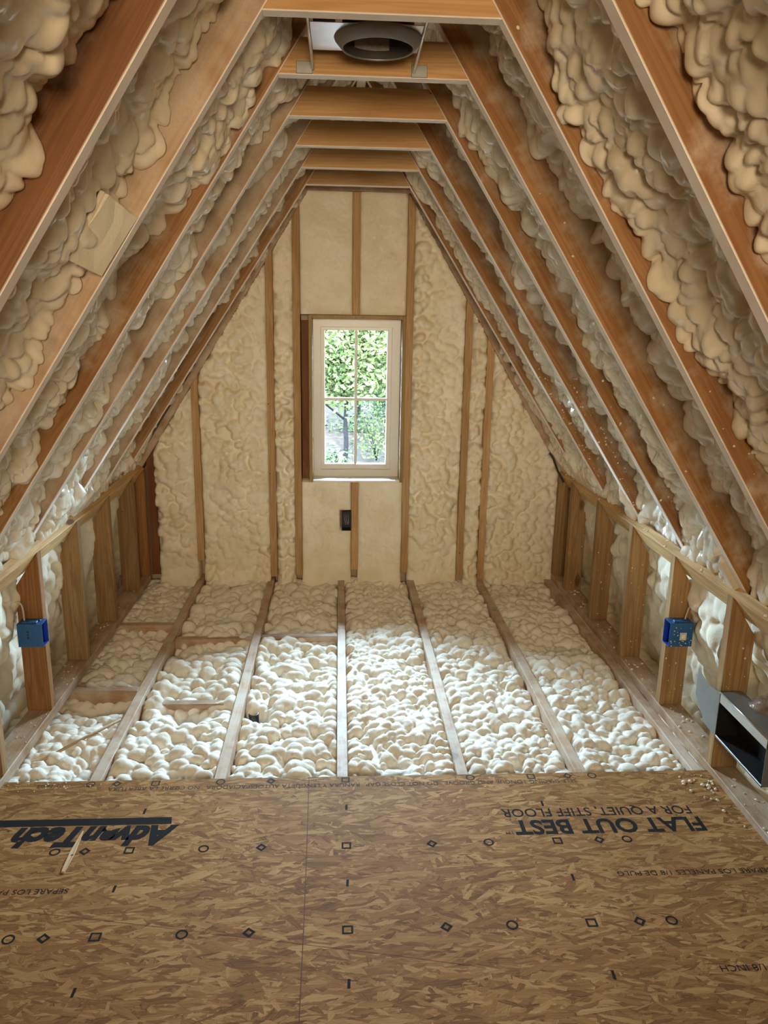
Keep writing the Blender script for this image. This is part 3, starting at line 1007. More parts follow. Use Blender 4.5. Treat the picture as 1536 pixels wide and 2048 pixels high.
box_at('muntin', (si[0], DW + 0.133, MC[1] - 0.008), (MC[0] - 0.008, DW + 0.151, MC[1] + 0.008), 'white', WN, 0.003)
box_at('muntin', (MC[0] + 0.008, DW + 0.133, MC[1] - 0.008), (si[1], DW + 0.151, MC[1] + 0.008), 'white', WN, 0.003)
for xa, xb in ((si[0], MC[0] - 0.008), (MC[0] + 0.008, si[1])):
    for za, zb_ in ((si[2], MC[1] - 0.008), (MC[1] + 0.008, si[3])):
        box_at('pane', (xa, DW + 0.143, za), (xb, DW + 0.146, zb_), 'glass', WN, 0)

# ------------------------------------------------------------------ prints on the floor sheathing
ZI = 0.0184
def text_mesh(body, width, height, shear=0.0, bold=0.0, spacing=1.0):
    cu = bpy.data.curves.new('print', 'FONT')
    cu.body = body
    cu.shear = shear
    cu.offset = bold
    cu.space_character = spacing
    cu.resolution_u = 3
    ob = bpy.data.objects.new('print', cu)
    COL.objects.link(ob)
    dg = bpy.context.evaluated_depsgraph_get()
    dg.update()
    me = bpy.data.meshes.new_from_object(ob.evaluated_get(dg))
    bpy.data.objects.remove(ob)
    n = len(me.vertices)
    co = np.empty(n * 3, dtype=np.float32)
    me.vertices.foreach_get('co', co)
    co = co.reshape(-1, 3)
    x0, x1 = co[:, 0].min(), co[:, 0].max()
    cap = max(co[:, 1].max(), 0.01)
    co[:, 0] = (co[:, 0] - x0) / (x1 - x0) * width
    co[:, 1] = co[:, 1] / cap * height
    co[:, 2] = 0
    me.vertices.foreach_set('co', co.ravel())
    me.materials.clear()
    me.update()
    return me
def floor_text(body, xs, xe, ybase, h, mat='ink', **kw):
    """upside-down print: starts at xs on the right and runs to xe on the left"""
    me = text_mesh(body, xs - xe, h, **kw)
    return link_obj('printed_text', me, mat, fl, matrix=Matrix.Translation((xs, ybase, ZI)) @ Matrix.Rotation(math.pi, 4, 'Z'))
floor_text('FLAT OUT BEST', 1.062, 0.482, 2.030, 0.066, bold=0.028)
floor_text('TM', 0.477, 0.452, 1.982, 0.012)
floor_text('FOR A QUIET, STIFF FLOOR', 1.052, 0.458, 2.088, 0.040, bold=0.006)
floor_text('AdvanTech', -0.515, -0.985, 2.040, 0.086, shear=0.30, bold=0.055)
floor_text('R', -1.003, -1.011, 2.036, 0.010)
floor_text('SEPARE LOS PANELES 1/8 DE PULG', 1.160, 0.724, 1.800, 0.018)
floor_text('SEPARE LOS PANELES', -0.751, -1.010, 1.788, 0.018)
floor_text('PANELS 1/8 INCH', 1.075, 0.856, 1.474, 0.018)
floor_text('SELF-SPACING TONGUE AND GROOVE.  DO NOT CLOSE GAP.  RANURA Y LENGUETA AUTOESPACIADORA.  NO CIERRE LA ABERTURA',
           0.741, -0.778, 2.243, 0.020, mat='ink_soft')
floor_text('02-26-23', -0.925, -1.005, 2.262, 0.014, mat='ink_soft')
def print_poly(polys, loc, mat='ink', name='printed_mark'):
    verts, faces = [], []
    for p in polys:
        s = len(verts)
        verts += [(x, y, 0) for x, y in p]
        faces.append(tuple(range(s, s + len(p))))
    return link_obj(name, mesh_pydata(name, verts, faces), mat, fl, loc=(loc[0], loc[1], ZI))
def ring_polys(n, ro, ri, rot=0.0, sx=1.0):
    out = []
    for k in range(n):
        a, b = 2 * math.pi * k / n + rot, 2 * math.pi * (k + 1) / n + rot
        out.append([(sx * ro * math.cos(a), ro * math.sin(a)), (sx * ro * math.cos(b), ro * math.sin(b)),
                    (sx * ri * math.cos(b), ri * math.sin(b)), (sx * ri * math.cos(a), ri * math.sin(a))])
    return out
def ring_mark(n, ro, ri, rot, loc, mat):
    verts, faces = [], []
    for k in range(n):
        a = 2 * math.pi * k / n + rot
        verts += [(ro * math.cos(a), ro * math.sin(a), 0), (ri * math.cos(a), ri * math.sin(a), 0)]
    for k in range(n):
        j = (k + 1) % n
        faces.append((2 * k, 2 * j, 2 * j + 1, 2 * k + 1))
    return link_obj('printed_mark', mesh_pydata('printed_mark', verts, faces), mat, fl, loc=(loc[0], loc[1], ZI))
MARKS = [(-0.840, 'c'), (-0.757, 'd'), (-0.634, 's'), (-0.426, 'c'), (-0.263, 'd'), (-0.020, 's'), (0.227, 'd'), (0.393, 'c'), (0.596, 's'), (0.720, 'd'), (0.803, 'c')]
for y, mt in ((2.262, 'ink_soft'), (1.935, 'ink'), (1.618, 'ink')):
    for x, t in MARKS:
        if y > 2.2 and x == 0.227:
            continue
        if t == 'c':
            ring_mark(14, 0.0155, 0.0105, 0, (x, y), mt)
        elif t == 's':
            ring_mark(4, 0.0195, 0.0125, math.pi / 4, (x, y), mt)
        else:
            ring_mark(4, 0.0165, 0.008, 0.12, (x, y), mt)
for y in (2.114, 1.782, 1.457):
    for x in (-0.634, -0.019, 0.596):
        print_poly([[(-0.0035, -0.013), (0.0035, -0.013), (0.0045, 0.013), (-0.0025, 0.013)]], (x, y))
print_poly([[(-0.540, 2.051), (-0.545, 2.083), (-1.10, 2.083), (-1.10, 2.051)]], (0, 0))
def floor_line(pts, w, mat, name):
    pts = [Vector((*p, 0)) for p in pts]
    verts, faces = [], []
    for i, p in enumerate(pts):
        t = (pts[min(i + 1, len(pts) - 1)] - pts[max(i - 1, 0)]).normalized()
        nn = Vector((-t.y, t.x, 0)) * w / 2
        verts += [p + nn, p - nn]
    for i in range(len(pts) - 1):
        faces.append((2 * i, 2 * i + 1, 2 * i + 3, 2 * i + 2))
    return link_obj(name, mesh_pydata(name, verts, faces), mat, fl, loc=(0, 0, ZI - 0.0002))
floor_line([(-0.140, 2.28), (-0.133, 1.92), (-0.129, 1.64), (-0.126, 1.2)], 0.0022, 'chalk', 'chalk_line')
floor_line([(-1.10, 1.765), (-0.902, 1.721), (-0.446, 1.637), (0.10, 1.532), (0.3, 1.49)], 0.0010, 'chalk', 'chalk_line')

# ------------------------------------------------------------------ recessed light housing
can = tag(empty('recessed_light_housing', (0.048, 2.08, 2.128)), 'galvanised recessed light housing hung between two collar ties', 'light fixture')
def lathe(name, prof, n=40):
    verts, faces = [], []
    for r, z in prof:
        for k in range(n):
            a = 2 * math.pi * k / n
            verts.append((r * math.cos(a), r * math.sin(a), z))
    for i in range(len(prof) - 1):
        for k in range(n):
            j = (k + 1) % n
            faces.append((i * n + k, i * n + j, (i + 1) * n + j, (i + 1) * n + k))
    return mesh_pydata(name, verts, faces, True)
# mounting plate with a round opening
bm = bmesh.new()
px0, px1, py0, py1 = -0.112, 0.152, 1.985, 2.175
ccx, ccy, cr = 0.048, 2.078, 0.086
n = 40
def rect_pt(a):
    dx, dy = math.cos(a), math.sin(a)
    ts = []
    if dx > 1e-9: ts.append((px1 - ccx) / dx)
    if dx < -1e-9: ts.append((px0 - ccx) / dx)
    if dy > 1e-9: ts.append((py1 - ccy) / dy)
    if dy < -1e-9: ts.append((py0 - ccy) / dy)
    t = min(ts)
    return ccx + dx * t, ccy + dy * t
angs = sorted([2 * math.pi * k / n for k in range(n)] + [math.atan2(y - ccy, x - ccx) % (2 * math.pi) for x in (px0, px1) for y in (py0, py1)])
lo, hi = [], []
for zz, store in ((2.140, lo), (2.1415, hi)):
    for a in angs:
        q = rect_pt(a)
        store.append((bm.verts.new((q[0], q[1], zz)), bm.verts.new((ccx + cr * math.cos(a), ccy + cr * math.sin(a), zz))))
m_ = len(angs)
for k in range(m_):
    j = (k + 1) % m_
    bm.faces.new((lo[k][0], lo[j][0], lo[j][1], lo[k][1]))
    bm.faces.new((hi[j][0], hi[k][0], hi[k][1], hi[j][1]))
    bm.faces.new((lo[j][0], lo[k][0], hi[k][0], hi[j][0]))
    bm.faces.new((lo[k][1], lo[j][1], hi[j][1], hi[k][1]))
plate = link_obj('mounting_plate', bm_mesh('mounting_plate', bm), 'galv', can)
for dx, dy in ((-0.095, 0.02), (-0.095, 0.155), (-0.065, 0.03), (-0.062, 0.15), (-0.092, 0.045), (-0.090, 0.135), (-0.066, 0.045), (-0.064, 0.135), (0.135, 0.02)):
    me = lathe('screw', [(0.0, -0.002), (0.0045, -0.002), (0.0045, 0.0)], 10)
    link_obj('screw', me, 'dark_metal', plate, loc=(dx, 1.985 + dy, 2.140))
link_obj('trim_ring', lathe('trim_ring', [(0.086, 0.0), (0.104, 0.010), (0.106, 0.006), (0.104, 0.001), (0.095, -0.009), (0.087, -0.018), (0.0855, -0.0185), (0.084, -0.016), (0.084, 0.02)]), 'galv_dull', can, loc=(ccx, ccy, 2.134))
link_obj('can_body', lathe('can_body', [(0.0838, -0.015), (0.0838, 0.125), (0.0, 0.125), (0.0, 0.127), (0.086, 0.127), (0.086, 0.0)]), 'can_dark', can, loc=(ccx, ccy, 2.134))
# sticker inside, curved to the far wall of the can
verts, faces = [], []
for k in range(9):
    a = math.radians(68 + k * 8)
    for zz in (0.004, 0.080):
        verts.append((0.0828 * math.cos(a), 0.0828 * math.sin(a), zz))
for k in range(8):
    faces.append((2 * k, 2 * k + 1, 2 * k + 3, 2 * k + 2))
stk = link_obj('sticker', mesh_pydata('sticker', verts, faces), 'sticker', can, loc=(ccx, ccy, 2.134))
link_obj('driver_box', box_mesh('driver_box', -0.105, -0.055, 1.995, 2.13, 2.143, 2.20, 0.002), 'dark_metal', can)
# hanger bars and their brackets
for x0, x1, bx in ((-0.116, -0.113, -0.136), (0.153, 0.150, 0.165)):
    link_obj('hanger_bar', tube_mesh('hanger_bar', [(x0, 1.858, 2.143), (x0, 2.05, 2.139), (x1, 2.249, 2.118)], 0.0042, 8), 'galv', can)
    bm = bmesh.new()
    add_box(bm, bx - 0.021, bx + 0.021, 2.2515, 2.2545, 2.106, 2.136, 0.001)
    br = link_obj('bracket', bm_mesh('bracket', bm), 'galv_dull', can)
    for q in (-0.011, 0.011):
        link_obj('nail', tube_mesh('nail', [(bx + q, 2.2515, 2.121 + q * 0.5), (bx + q, 2.244, 2.121 + q * 0.5)], 0.004, 8), 'dark_metal', br)

# ------------------------------------------------------------------ electrical boxes and cables
def open_box(name, x0, x1, y0, y1, z0, z1, open_dir, t, mat, mat_in, parent=None):
    """box shell of wall thickness t with one open side along +x or -x or -y"""
    parts = []
    bm = bmesh.new()
    def rg(q):
        return [bm.verts.new(p) for p in q]
    if open_dir in ('+x', '-x'):
        xo, xi = (x1, x0) if open_dir == '+x' else (x0, x1)
        s = 1 if open_dir == '+x' else -1
        o1 = rg([(xi, y0, z0), (xi, y1, z0), (xi, y1, z1), (xi, y0, z1)])
        o2 = rg([(xo, y0, z0), (xo, y1, z0), (xo, y1, z1), (xo, y0, z1)])
        i2 = rg([(xo, y0 + t, z0 + t), (xo, y1 - t, z0 + t), (xo, y1 - t, z1 - t), (xo, y0 + t, z1 - t)])
        i1 = rg([(xi + s * t, y0 + t, z0 + t), (xi + s * t, y1 - t, z0 + t), (xi + s * t, y1 - t, z1 - t), (xi + s * t, y0 + t, z1 - t)])
    else:
        o1 = rg([(x0, y1, z0), (x1, y1, z0), (x1, y1, z1), (x0, y1, z1)])
        o2 = rg([(x0, y0, z0), (x1, y0, z0), (x1, y0, z1), (x0, y0, z1)])
        i2 = rg([(x0 + t, y0, z0 + t), (x1 - t, y0, z0 + t), (x1 - t, y0, z1 - t), (x0 + t, y0, z1 - t)])
        i1 = rg([(x0 + t, y1 - t, z0 + t), (x1 - t, y1 - t, z0 + t), (x1 - t, y1 - t, z1 - t), (x0 + t, y1 - t, z1 - t)])
    bm.faces.new(o1)
    inner_faces = []
    for k in range(4):
        j = (k + 1) % 4
        bm.faces.new((o1[k], o1[j], o2[j], o2[k]))
        bm.faces.new((o2[k], o2[j], i2[j], i2[k]))
        inner_faces.append(bm.faces.new((i2[k], i2[j], i1[j], i1[k])))
    inner_faces.append(bm.faces.new(i1))
    for f in inner_faces:
        f.material_index = 1
    me = bm_mesh(name, bm)
    me.materials.append(M[mat]); me.materials.append(M[mat_in])
    return link_obj(name, me, None, parent)

def gang_box(label, x0, x1, open_dir, ystud, z0, z1, badge):
    w = 0.056
    y1 = ystud - 0.0005
    y0 = y1 - w
    cx = (x0 + x1) / 2
    root = tag(empty('electrical_box', (cx, (y0 + y1) / 2, z0)), label, 'electrical box', 'blue electrical boxes')
    open_box('box_shell', x0, x1, y0, y1, z0, z1, open_dir, 0.0025, 'blue', 'blue_in', root)
    box_at('clamp_rail', (cx - 0.028, y0 + 0.006, z1), (cx + 0.024, y0 + 0.022, z1 + 0.006), 'blue', root)
    box_at('clamp_rail', (cx - 0.014, y0 + 0.030, z1), (cx + 0.030, y0 + 0.040, z1 + 0.004), 'blue', root)
    if badge:
        bx, bz = cx + 0.008, (z0 + z1) / 2 - 0.006
        box_at('label_plate', (bx - 0.013, y0 - 0.0015, bz - 0.015), (bx + 0.013, y0, bz + 0.015), 'cable', root)
        me = lathe('knockout', [(0.0, 0.003), (0.008, 0.0025), (0.0085, 0.0)], 14)
        link_obj('knockout', me, 'foam_bit', root, matrix=Matrix.Translation((bx, y0 - 0.0015, bz)) @ Matrix.Rotation(math.pi / 2, 4, 'X'))
    else:
        for q in (0.0, 0.011, 0.022):
            box_at('slot', (cx - 0.010, y0 - 0.001, z0 + 0.032 + q), (cx - 0.003, y0, z0 + 0.039 + q), 'black_plastic', root, 0)
    return root
gang_box('blue plastic electrical box on the nearest whole stud of the left knee wall', -1.191, -1.104, '+x', 2.7137, 0.322, 0.409, False)
gang_box('blue plastic electrical box speckled with foam on the right knee wall stud', 1.193, 1.282, '-x', 2.70, 0.309, 0.403, True)
tag(link_obj('cable', tube_mesh('cable', spline([(-1.175, 2.690, 0.4105), (-1.178, 2.695, 0.445), (-1.186, 2.700, 0.470), (-1.205, 2.690, 0.482), (-1.24, 2.64, 0.470), (-1.28, 2.55, 0.44), (-1.33, 2.40, 0.41)]), 0.0055, 8, 0.5), 'cable'),
    'grey flat cable leaving the top of the left electrical box', 'cable')
tag(link_obj('cable', tube_mesh('cable', spline([(1.262, 2.680, 0.4045), (1.270, 2.685, 0.43), (1.285, 2.692, 0.462), (1.302, 2.690, 0.472), (1.33, 2.63, 0.445), (1.37, 2.50, 0.40), (1.40, 2.30, 0.35)]), 0.0055, 8, 0.5), 'cable'),
    'grey flat cable leaving the top of the right electrical box', 'cable')
wb = tag(empty('electrical_box', (0.003, DW, 0.305)), 'black electrical box with loose wires in the window wall', 'electrical box')
open_box('box_shell', -0.027, 0.0255, DW - 0.018, DW + 0.05, 0.302, 0.410, '-y', 0.002, 'black_plastic', 'black_plastic', wb)
for k, (a, b_) in enumerate(((-0.014, -0.004), (-0.004, 0.006), (0.008, 0.012))):
    link_obj('wire', tube_mesh('wire', spline([(a, DW + 0.046, 0.39), (a + 0.002, DW + 0.0, 0.37), (b_, DW - 0.010, 0.345), (b_ - 0.004, DW + 0.01, 0.33)], 5), 0.0014, 6), 'cable', wb)
tag(link_obj('cable', tube_mesh('cable', spline([(1.150, 4.300, 0.76), (1.168, 4.292, 0.735), (1.183, 4.285, 0.70), (1.196, 4.262, 0.66), (1.230, 4.255, 0.60)]), 0.006, 8), 'black_plastic'),
    'short black cable at the far end of the right top plate', 'cable')

# ------------------------------------------------------------------ duct boot and flexible duct
db = tag(empty('duct_boot', (1.26, 2.05, 0.18)), 'galvanised sheet metal duct boot with black lined opening in the right knee wall', 'duct')
bz0, bz1, by0, by1, bx0 = 0.182, 0.338, 1.935, 2.222, 1.186
open_box('boot_shell', bx0, bx0 + 0.075, by0, by1, bz0, bz1, '-x', 0.0015, 'galv_dull', 'black', db)
me = box_mesh('top_lip', bx0 - 0.001, bx0 + 0.004, by0, by1 - 0.004, bz1 - 0.034, bz1, 0.001)
link_obj('top_lip', me, 'galv', db)
link_obj('bottom_lip', box_mesh('bottom_lip', bx0 - 0.001, bx0 + 0.004, by0, by1 - 0.002, bz0 - 0.002, bz0 + 0.006, 0.001), 'galv_dull', db)
link_obj('rolled_edge', tube_mesh('rolled_edge', [(bx0 - 0.002, by0, bz1 + 0.001), (bx0 - 0.002, by1, bz1 + 0.001)], 0.003, 8), 'galv', db)
# curved side flap in front of the stud
verts, faces = [], []
nf = 10
for k in range(nf + 1):
    t = k / nf
    y = by1 + t * 0.185
    xx = bx0 - 0.001 + 0.014 * math.sin(t * 1.5) * t
    z1_ = bz1 - 0.012 * math.sin(t * math.pi) - 0.004 * t
    z0_ = bz0 + 0.0 + 0.055 * max(0, t - 0.45) / 0.55
    for q in (0, 1):
        verts += [(xx + q * 0.0015, y, z0_), (xx + q * 0.0015, y, z1_)]
for k in range(nf):
    a = 4 * k
    faces += [(a, a + 1, a + 5, a + 4), (a + 2, a + 6, a + 7, a + 3), (a + 1, a + 3, a + 7, a + 5), (a, a + 4, a + 6, a + 2)]
faces += [(0, 2, 3, 1), (4 * nf, 4 * nf + 1, 4 * nf + 3, 4 * nf + 2)]
fp = link_obj('side_flap', mesh_pydata('side_flap', verts, faces, False), 'galv_dull', db)
for zz in (bz0 + 0.008, bz1 - 0.012):
    link_obj('screw', tube_mesh('screw', [(bx0 + 0.001, by1 + 0.014, zz), (bx0 - 0.006, by1 + 0.014, zz)], 0.004, 8), 'dark_metal', fp)
# foil duct
pts = spline([(1.255, 2.12, 0.262), (1.31, 2.115, 0.305), (1.37, 2.07, 0.325), (1.41, 1.96, 0.31), (1.43, 1.75, 0.25), (1.43, 1.4, 0.20)], 12)
rads = [0.072 + 0.004 * (k % 2) for k in range(len(pts))]
tag(link_obj('flexible_duct', tube_mesh('flexible_duct', pts, rads, 22), 'foil'), 'crinkled foil flexible duct behind the right knee wall', 'duct')

# ------------------------------------------------------------------ loose bits
# splinter on the sheathing
sp = mesh_pydata('wood_splinter', [(-0.004, -0.085, 0), (0.006, -0.088, 0), (0.010, -0.01, 0.001), (0.004, 0.085, 0.004), (0.001, 0.083, 0.004), (-0.006, -0.01, 0.001),
                                   (-0.003, -0.083, 0.004), (0.005, -0.086, 0.004), (0.008, -0.01, 0.006), (0.003, 0.084, 0.006), (0.001, 0.082, 0.006), (-0.005, -0.01, 0.006)],
                 [(5, 4, 3, 2, 1, 0), (6, 7, 8, 9, 10, 11), (0, 1, 7, 6), (1, 2, 8, 7), (2, 3, 9, 8), (3, 4, 10, 9), (4, 5, 11, 10), (5, 0, 6, 11)])
tag(link_obj('wood_splinter', sp, 'sliver', loc=(-0.79, 1.935, 0.0186)), 'pale pointed wood splinter lying across the logo print', 'splinter')
# strip of wood in the left floor bay
tag(link_obj('wood_lath', tube_mesh('wood_lath', [(-1.075, 2.455, -0.018), (-0.98, 2.58, -0.010), (-0.868, 2.718, -0.004)], 0.0028, 6, 2.2), 'sliver'),
    'thin wood strip leaning across the near left floor bay', 'wood strip')
# black ring added to stand in for a dark hole in the foam
st = tag(empty('foam_hole', (-0.385, 2.835, -0.06)), 'black ring added as a dark hole in the floor foam beside a joist', 'pipe')
link_obj('hole_ring', lathe('hole_ring', [(0.016, 0.0), (0.016, -0.05), (0.0, -0.05), (0.0, -0.06), (0.021, -0.06), (0.021, 0.0), (0.016, 0.0)], 18), 'black_plastic', st, loc=(-0.382, 2.835, -0.050))
# torn foam offcut in the left roof bay
bm = bmesh.new()
add_box(bm, -0.075, 0.075, -0.068, 0.068, 0, 0.018, 0)
bmesh.ops.subdivide_edges(bm, edges=bm.edges, cuts=3, use_grid_fill=True)
rg_ = random.Random(4)
for v in bm.verts:
    v.co += Vector((rg_.uniform(-1, 1), rg_.uniform(-1, 1), rg_.uniform(-1, 1))) * 0.0022
fr_ = roof_frame('L', 1.738) @ Matrix.Translation((1.02, 0, 0.018)) @ Matrix.Rotation(math.radians(4), 4, 'Z') @ Matrix.Rotation(math.radians(14), 4, 'X')
tag(link_obj('foam_offcut', bm_mesh('foam_offcut', bm, False), 'foam_wall', matrix=fr_), 'flat torn piece of foam stuck in the near left roof bay', 'foam piece')

def crumbs(spots, name, label, seed, flat=0.7):
    """many tiny foam bits, nobody would count them"""
    rg = random.Random(seed)
    base = bmesh.new()
    bmesh.ops.create_icosphere(base, subdivisions=1, radius=1.0)
    bv = [v.co.copy() for v in base.verts]
    bf = [tuple(v.index for v in f.verts) for f in base.faces]
    base.free()
    verts, faces = [], []
    for (p, nrm, r) in spots:
        s = len(verts)
        q = Vector(nrm).to_track_quat('Z', 'Y').to_matrix()
        ax = Vector((rg.uniform(0.7, 1.3), rg.uniform(0.7, 1.3), flat))
        rot = Matrix.Rotation(rg.uniform(0, 6.28), 3, 'Z')
        for v in bv:
            w = rot @ Vector((v.x * ax.x, v.y * ax.y, v.z * ax.z)) * r * rg.uniform(0.85, 1.15)
            verts.append(Vector(p) + q @ w)
        faces += [tuple(i + s for i in f) for f in bf]
    o = link_obj(name, mesh_pydata(name, verts, faces, True), 'foam_bit')
    return tag(o, label, 'foam bits', kind='stuff')
rg = random.Random(11)
crumbs([((XR + rg.uniform(0.005, 0.085), rg.uniform(1.55, 4.2), ZP + 0.001), (0, 0, 1), rg.choice((0.002, 0.003, 0.004, 0.006))) for _ in range(150)],
       'foam_crumbs', 'small foam crumbs scattered along the right sole plate', 1)
crumbs([((XL - rg.uniform(0.005, 0.085), rg.uniform(2.3, 4.2), ZP + 0.001), (0, 0, 1), rg.choice((0.002, 0.003, 0.004))) for _ in range(70)],
       'foam_crumbs', 'small foam crumbs scattered along the left sole plate', 2)
crumbs([((1.19 - abs(rg.gauss(0, 0.06)), 2.27 - abs(rg.gauss(0, 0.10)), 0.019), (0, 0, 1), rg.choice((0.002, 0.003, 0.005, 0.008))) for _ in range(45)],
       'foam_crumbs', 'foam crumbs on the right far corner of the strand board floor', 3)
crumbs([((rg.uniform(-1.1, -0.8), 2.275 - abs(rg.gauss(0, 0.03)), 0.019), (0, 0, 1), rg.choice((0.002, 0.003))) for _ in range(30)],
       'foam_crumbs', 'foam crumbs on the left far edge of the strand board floor', 4)
spots = []
for y in (2.262, 2.70, 3.138, 3.575, 4.013):
    for _ in range(14):
        spots.append(((XR + rg.uniform(0.006, 0.083), y - 0.0005, rg.uniform(0.06, 0.5)), (0, -1, 0), rg.choice((0.0015, 0.002, 0.0035))))
for _ in range(26):
    spots.append(((rg.uniform(1.20, 1.28), 2.70 - 0.058, rg.uniform(0.31, 0.40)), (0, -1, 0), rg.choice((0.0015, 0.0025))))
crumbs(spots, 'foam_splatter', 'dried foam drops spattered on the right knee wall studs', 5, 0.5)
spots = []
for k, cnt in ((5, 40), (6, 55), (4, 14), (3, 8), (2, 10)):
    y = RAFT_Y[k]
    for _ in range(cnt):
        s = rg.uniform(1.45, 2.1) if k > 3 else rg.uniform(0.4, 2.0)
        p = roof_frame('R', y - 0.0005) @ Vector((s, 0, rg.uniform(0.006, 0.06)))
        spots.append((p, (0, -1, 0), rg.choice((0.002, 0.003, 0.0045))))
crumbs(spots, 'foam_splatter', 'dried foam drops spattered on the right rafters', 6, 0.4)
crumbs([((rg.choice((-0.03, 0.0, 0.28, 0.26)) + rg.uniform(-0.02, 0.02), DW + rg.uniform(0.02, 0.09), WZ0 + 0.013), (0, 0, 1), rg.choice((0.003, 0.005, 0.008))) for _ in range(14)],
       'foam_crumbs', 'foam flakes lying on the white window sill', 7, 0.4)
spots = []
for _ in range(40):
    y = rg.uniform(1.9, 4.2)
    t = rg.uniform(0.1, 0.9) * T
    th = TH['R']
    spots.append(((AR.x + math.sin(th) * t - math.cos(th) * 0.001, y, AR.y + math.cos(th) * t + math.sin(th) * 0.001), (-math.cos(th), 0, math.sin(th)), rg.choice((0.002, 0.003, 0.006))))
crumbs(spots, 'foam_crumbs', 'foam crumbs stuck to the slanted right top plate', 8, 0.5)

# ------------------------------------------------------------------ outside
GZ = lambda y: -4.2 + 0.035 * (y - 10)
gr = []
nx, ny = 60, 60
rngo = np.random.default_rng(5)
xs = np.linspace(-30, 30, nx)
ys = np.linspace(6, 110, ny)
Xg, Yg = np.meshgrid(xs, ys, indexing='ij')
Zg = -4.2 + 0.035 * (Yg - 10) + smooth_noise(nx, ny, 20, 20, rngo) * 0.5
tag(link_obj('ground', grid_mesh('ground', Xg, Yg, Zg, -6.5), 'litter'), 'sunlit leaf-littered ground outside the window', 'ground', kind='structure')

hx, hy = np.linspace(-60, 60, 90), np.linspace(62, 105, 40)
Xh, Yh = np.meshgrid(hx, hy, indexing='ij')
Zh = -2.5 + (Yh - 62) * 0.55 + smooth_noise(90, 40, 45, 20, rngo) * 2.5 + smooth_noise(90, 40, 20, 8, rngo) * 3
tag(link_obj('hillside', grid_mesh('hillside', Xh, Yh, Zh, -6.0), 'woods'), 'dark wooded hillside behind the trees outside', 'hill', kind='structure')
def tree(x, y, h, cr, seed, label, mat='leaf_a', trunk_r=0.14, nleaf=2600, low=0.25, lean=0.0, leaf=0.11):
    rg = random.Random(seed)
    z0 = GZ(y) - 0.2
    root = tag(empty('tree', (x, y, z0)), label, 'tree', 'trees outside the window')
    pts = [(x + lean * t + rg.uniform(-0.08, 0.08), y + rg.uniform(-0.08, 0.08), z0 + h * 0.95 * t) for t in (0, 0.15, 0.3, 0.5, 0.7, 0.85, 1)]
    link_obj('trunk', tube_mesh('trunk', spline(pts, 3), [trunk_r * (1 - 0.8 * k / 18) for k in range(19)], 9), 'bark', root)
    for k in range(5):
        t = 0.3 + 0.12 * k
        a = rg.uniform(0, 6.28)
        b0 = Vector((x + lean * t, y, z0 + h * t))
        b1 = b0 + Vector((math.cos(a) * cr * 0.5, math.sin(a) * cr * 0.5, cr * 0.35))
        b2 = b1 + Vector((math.cos(a) * cr * 0.35, math.sin(a) * cr * 0.35, cr * 0.25))
        link_obj('branch', tube_mesh('branch', [b0, b1, b2], [trunk_r * 0.4, trunk_r * 0.25, trunk_r * 0.1], 6), 'bark', root)
    cl = [Vector((rg.gauss(0, 0.45) * cr, rg.gauss(0, 0.45) * cr, rg.uniform(low, 1.02) * h)) for _ in range(34)]
    verts, faces = [], []
    for _ in range(nleaf):
        c = rg.choice(cl)
        p = Vector((x, y, z0)) + c + Vector((rg.gauss(0, 1), rg.gauss(0, 1), rg.gauss(0, 0.7))) * cr * 0.2
        a = Vector((rg.gauss(0, 1), rg.gauss(0, 1), rg.gauss(0, 0.6))).normalized()
        b = a.cross(Vector((rg.gauss(0, 1), rg.gauss(0, 1), rg.gauss(0, 1)))).normalized()
        s = leaf * rg.uniform(0.6, 1.2)
        k = len(verts)
        verts += [p - a * s, p + b * s * 0.5, p + a * s, p - b * s * 0.5]
        faces.append((k, k + 1, k + 2, k + 3))
    fo = link_obj('foliage', mesh_pydata('foliage', verts, faces), mat, root)
    fo['kind'] = 'stuff'
    return root
tree(0.15, 27, 6.0, 2.2, 1, 'yellow-green tree with a dark trunk seen through the middle of the window', 'leaf_a', 0.10, 11000, 0.42, 0.1)
tree(1.9, 31, 6.5, 2.4, 2, 'leafy green tree seen through the right window panes', 'leaf_b', 0.10, 11000, 0.22)
tree(-1.6, 34, 7.0, 2.4, 3, 'leafy green tree at the left edge of the window view', 'leaf_b', 0.13, 8000, 0.40)
tree(0.9, 38, 8.5, 2.8, 4, 'taller yellow-green tree behind the middle trees outside', 'leaf_a', 0.15, 12000, 0.34, leaf=0.13)
tree(3.6, 36, 7.5, 2.8, 5, 'green tree standing outside to the right of the middle trees', 'leaf_a', 0.15, 3600, 0.30)
tree(-4.2, 40, 8.0, 3.0, 6, 'green tree standing outside to the left of the middle trees', 'leaf_b', 0.15, 3600, 0.30)
tree(-0.6, 52, 11.0, 3.6, 7, 'distant dark green tree on the rise outside', 'leaf_b', 0.18, 12000, 0.10, leaf=0.30)
tree(2.9, 55, 11.0, 3.6, 8, 'distant pale green tree on the right rise outside', 'leaf_a', 0.18, 12000, 0.10, leaf=0.30)
tree(6.6, 58, 11.0, 3.8, 9, 'distant green tree far to the right outside', 'leaf_b', 0.18, 6000, 0.10, leaf=0.4)
tree(-4.6, 60, 11.0, 3.8, 10, 'distant green tree far to the left outside', 'leaf_a', 0.18, 6000, 0.10, leaf=0.4)
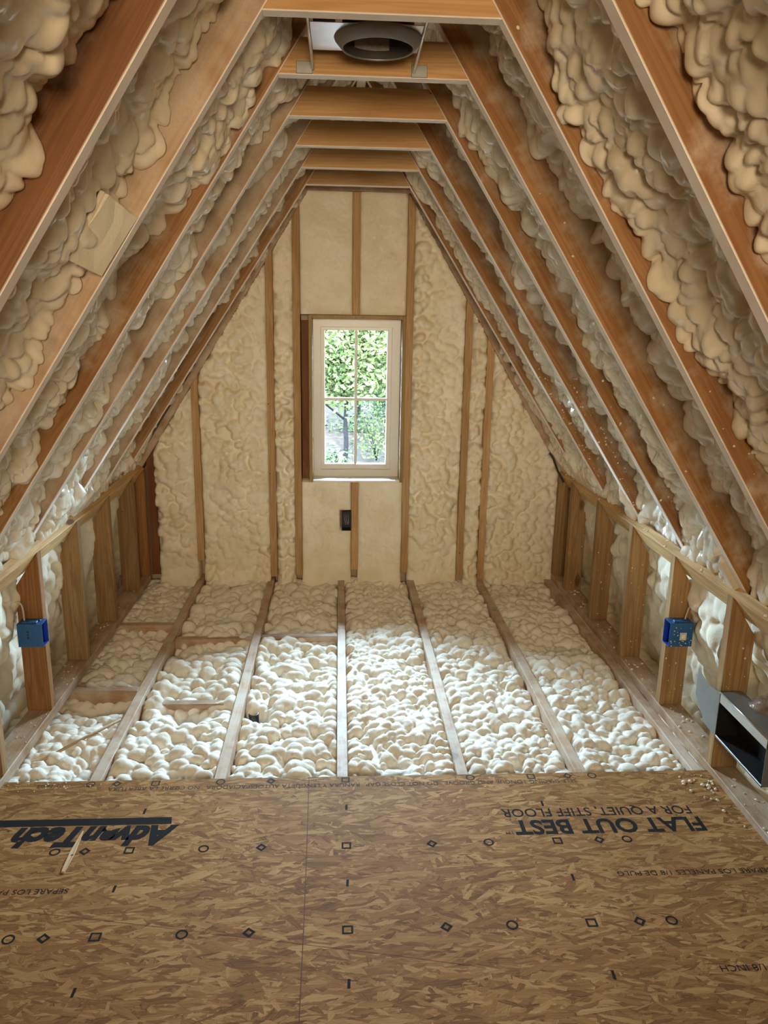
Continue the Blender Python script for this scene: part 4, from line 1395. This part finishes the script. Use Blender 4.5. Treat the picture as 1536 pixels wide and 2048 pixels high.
def shrub(x, y, h, r, seed, label, mat):
    rg = random.Random(seed)
    z0 = GZ(y) - 0.05
    root = tag(empty('shrub', (x, y, z0)), label, 'shrub', 'shrubs outside the window')
    for k in range(4):
        a = rg.uniform(0, 6.28)
        link_obj('stem', tube_mesh('stem', [(x, y, z0 - 0.1), (x + math.cos(a) * r * 0.3, y + math.sin(a) * r * 0.3, z0 + h * 0.5), (x + math.cos(a) * r * 0.5, y + math.sin(a) * r * 0.5, z0 + h * 0.9)], [0.02, 0.014, 0.006], 5), 'bark', root)
    verts, faces = [], []
    for _ in range(650):
        p = Vector((x, y, z0)) + Vector((rg.gauss(0, 0.5) * r, rg.gauss(0, 0.5) * r, abs(rg.gauss(0.5, 0.28)) * h))
        a = Vector((rg.gauss(0, 1), rg.gauss(0, 1), rg.gauss(0, 0.6))).normalized()
        b = a.cross(Vector((rg.gauss(0, 1), rg.gauss(0, 1), rg.gauss(0, 1)))).normalized()
        q = 0.075 * rg.uniform(0.6, 1.2)
        k = len(verts)
        verts += [p - a * q, p + b * q * 0.5, p + a * q, p - b * q * 0.5]
        faces.append((k, k + 1, k + 2, k + 3))
    fo = link_obj('foliage', mesh_pydata('foliage', verts, faces), mat, root)
    fo['kind'] = 'stuff'
shrub(1.35, 28.5, 1.6, 0.9, 21, 'yellow-green shrub low in the right window pane', 'leaf_a')
shrub(0.95, 22.6, 0.5, 0.55, 22, 'low green shrub at the bottom of the right window pane', 'leaf_b')
shrub(-0.35, 26.0, 0.8, 0.6, 23, 'low green shrub at the left edge of the window', 'leaf_b')
shrub(0.55, 33.0, 0.9, 1.0, 24, 'small shrub on the slope between the tree trunks', 'leaf_b')
# pale bare sapling
y = 22.0
bs = tag(empty('bare_sapling', (-0.05, y, GZ(y))), 'pale bare forked sapling stem low in the left window pane', 'tree')
z0 = GZ(y)
link_obj('stem', tube_mesh('stem', spline([(0.0, y, z0 - 0.1), (0.02, y, z0 + 0.5), (-0.03, y, z0 + 1.0), (0.02, y, z0 + 1.5)], 4), 0.045, 8), 'pale_bark', bs)
link_obj('branch', tube_mesh('branch', [(0.0, y, z0 + 0.5), (-0.16, y, z0 + 0.72), (-0.20, y, z0 + 0.95)], [0.035, 0.025, 0.012], 6), 'pale_bark', bs)
link_obj('branch', tube_mesh('branch', [(0.0, y, z0 + 0.35), (0.18, y, z0 + 0.50), (0.25, y, z0 + 0.70)], [0.035, 0.025, 0.012], 6), 'pale_bark', bs)
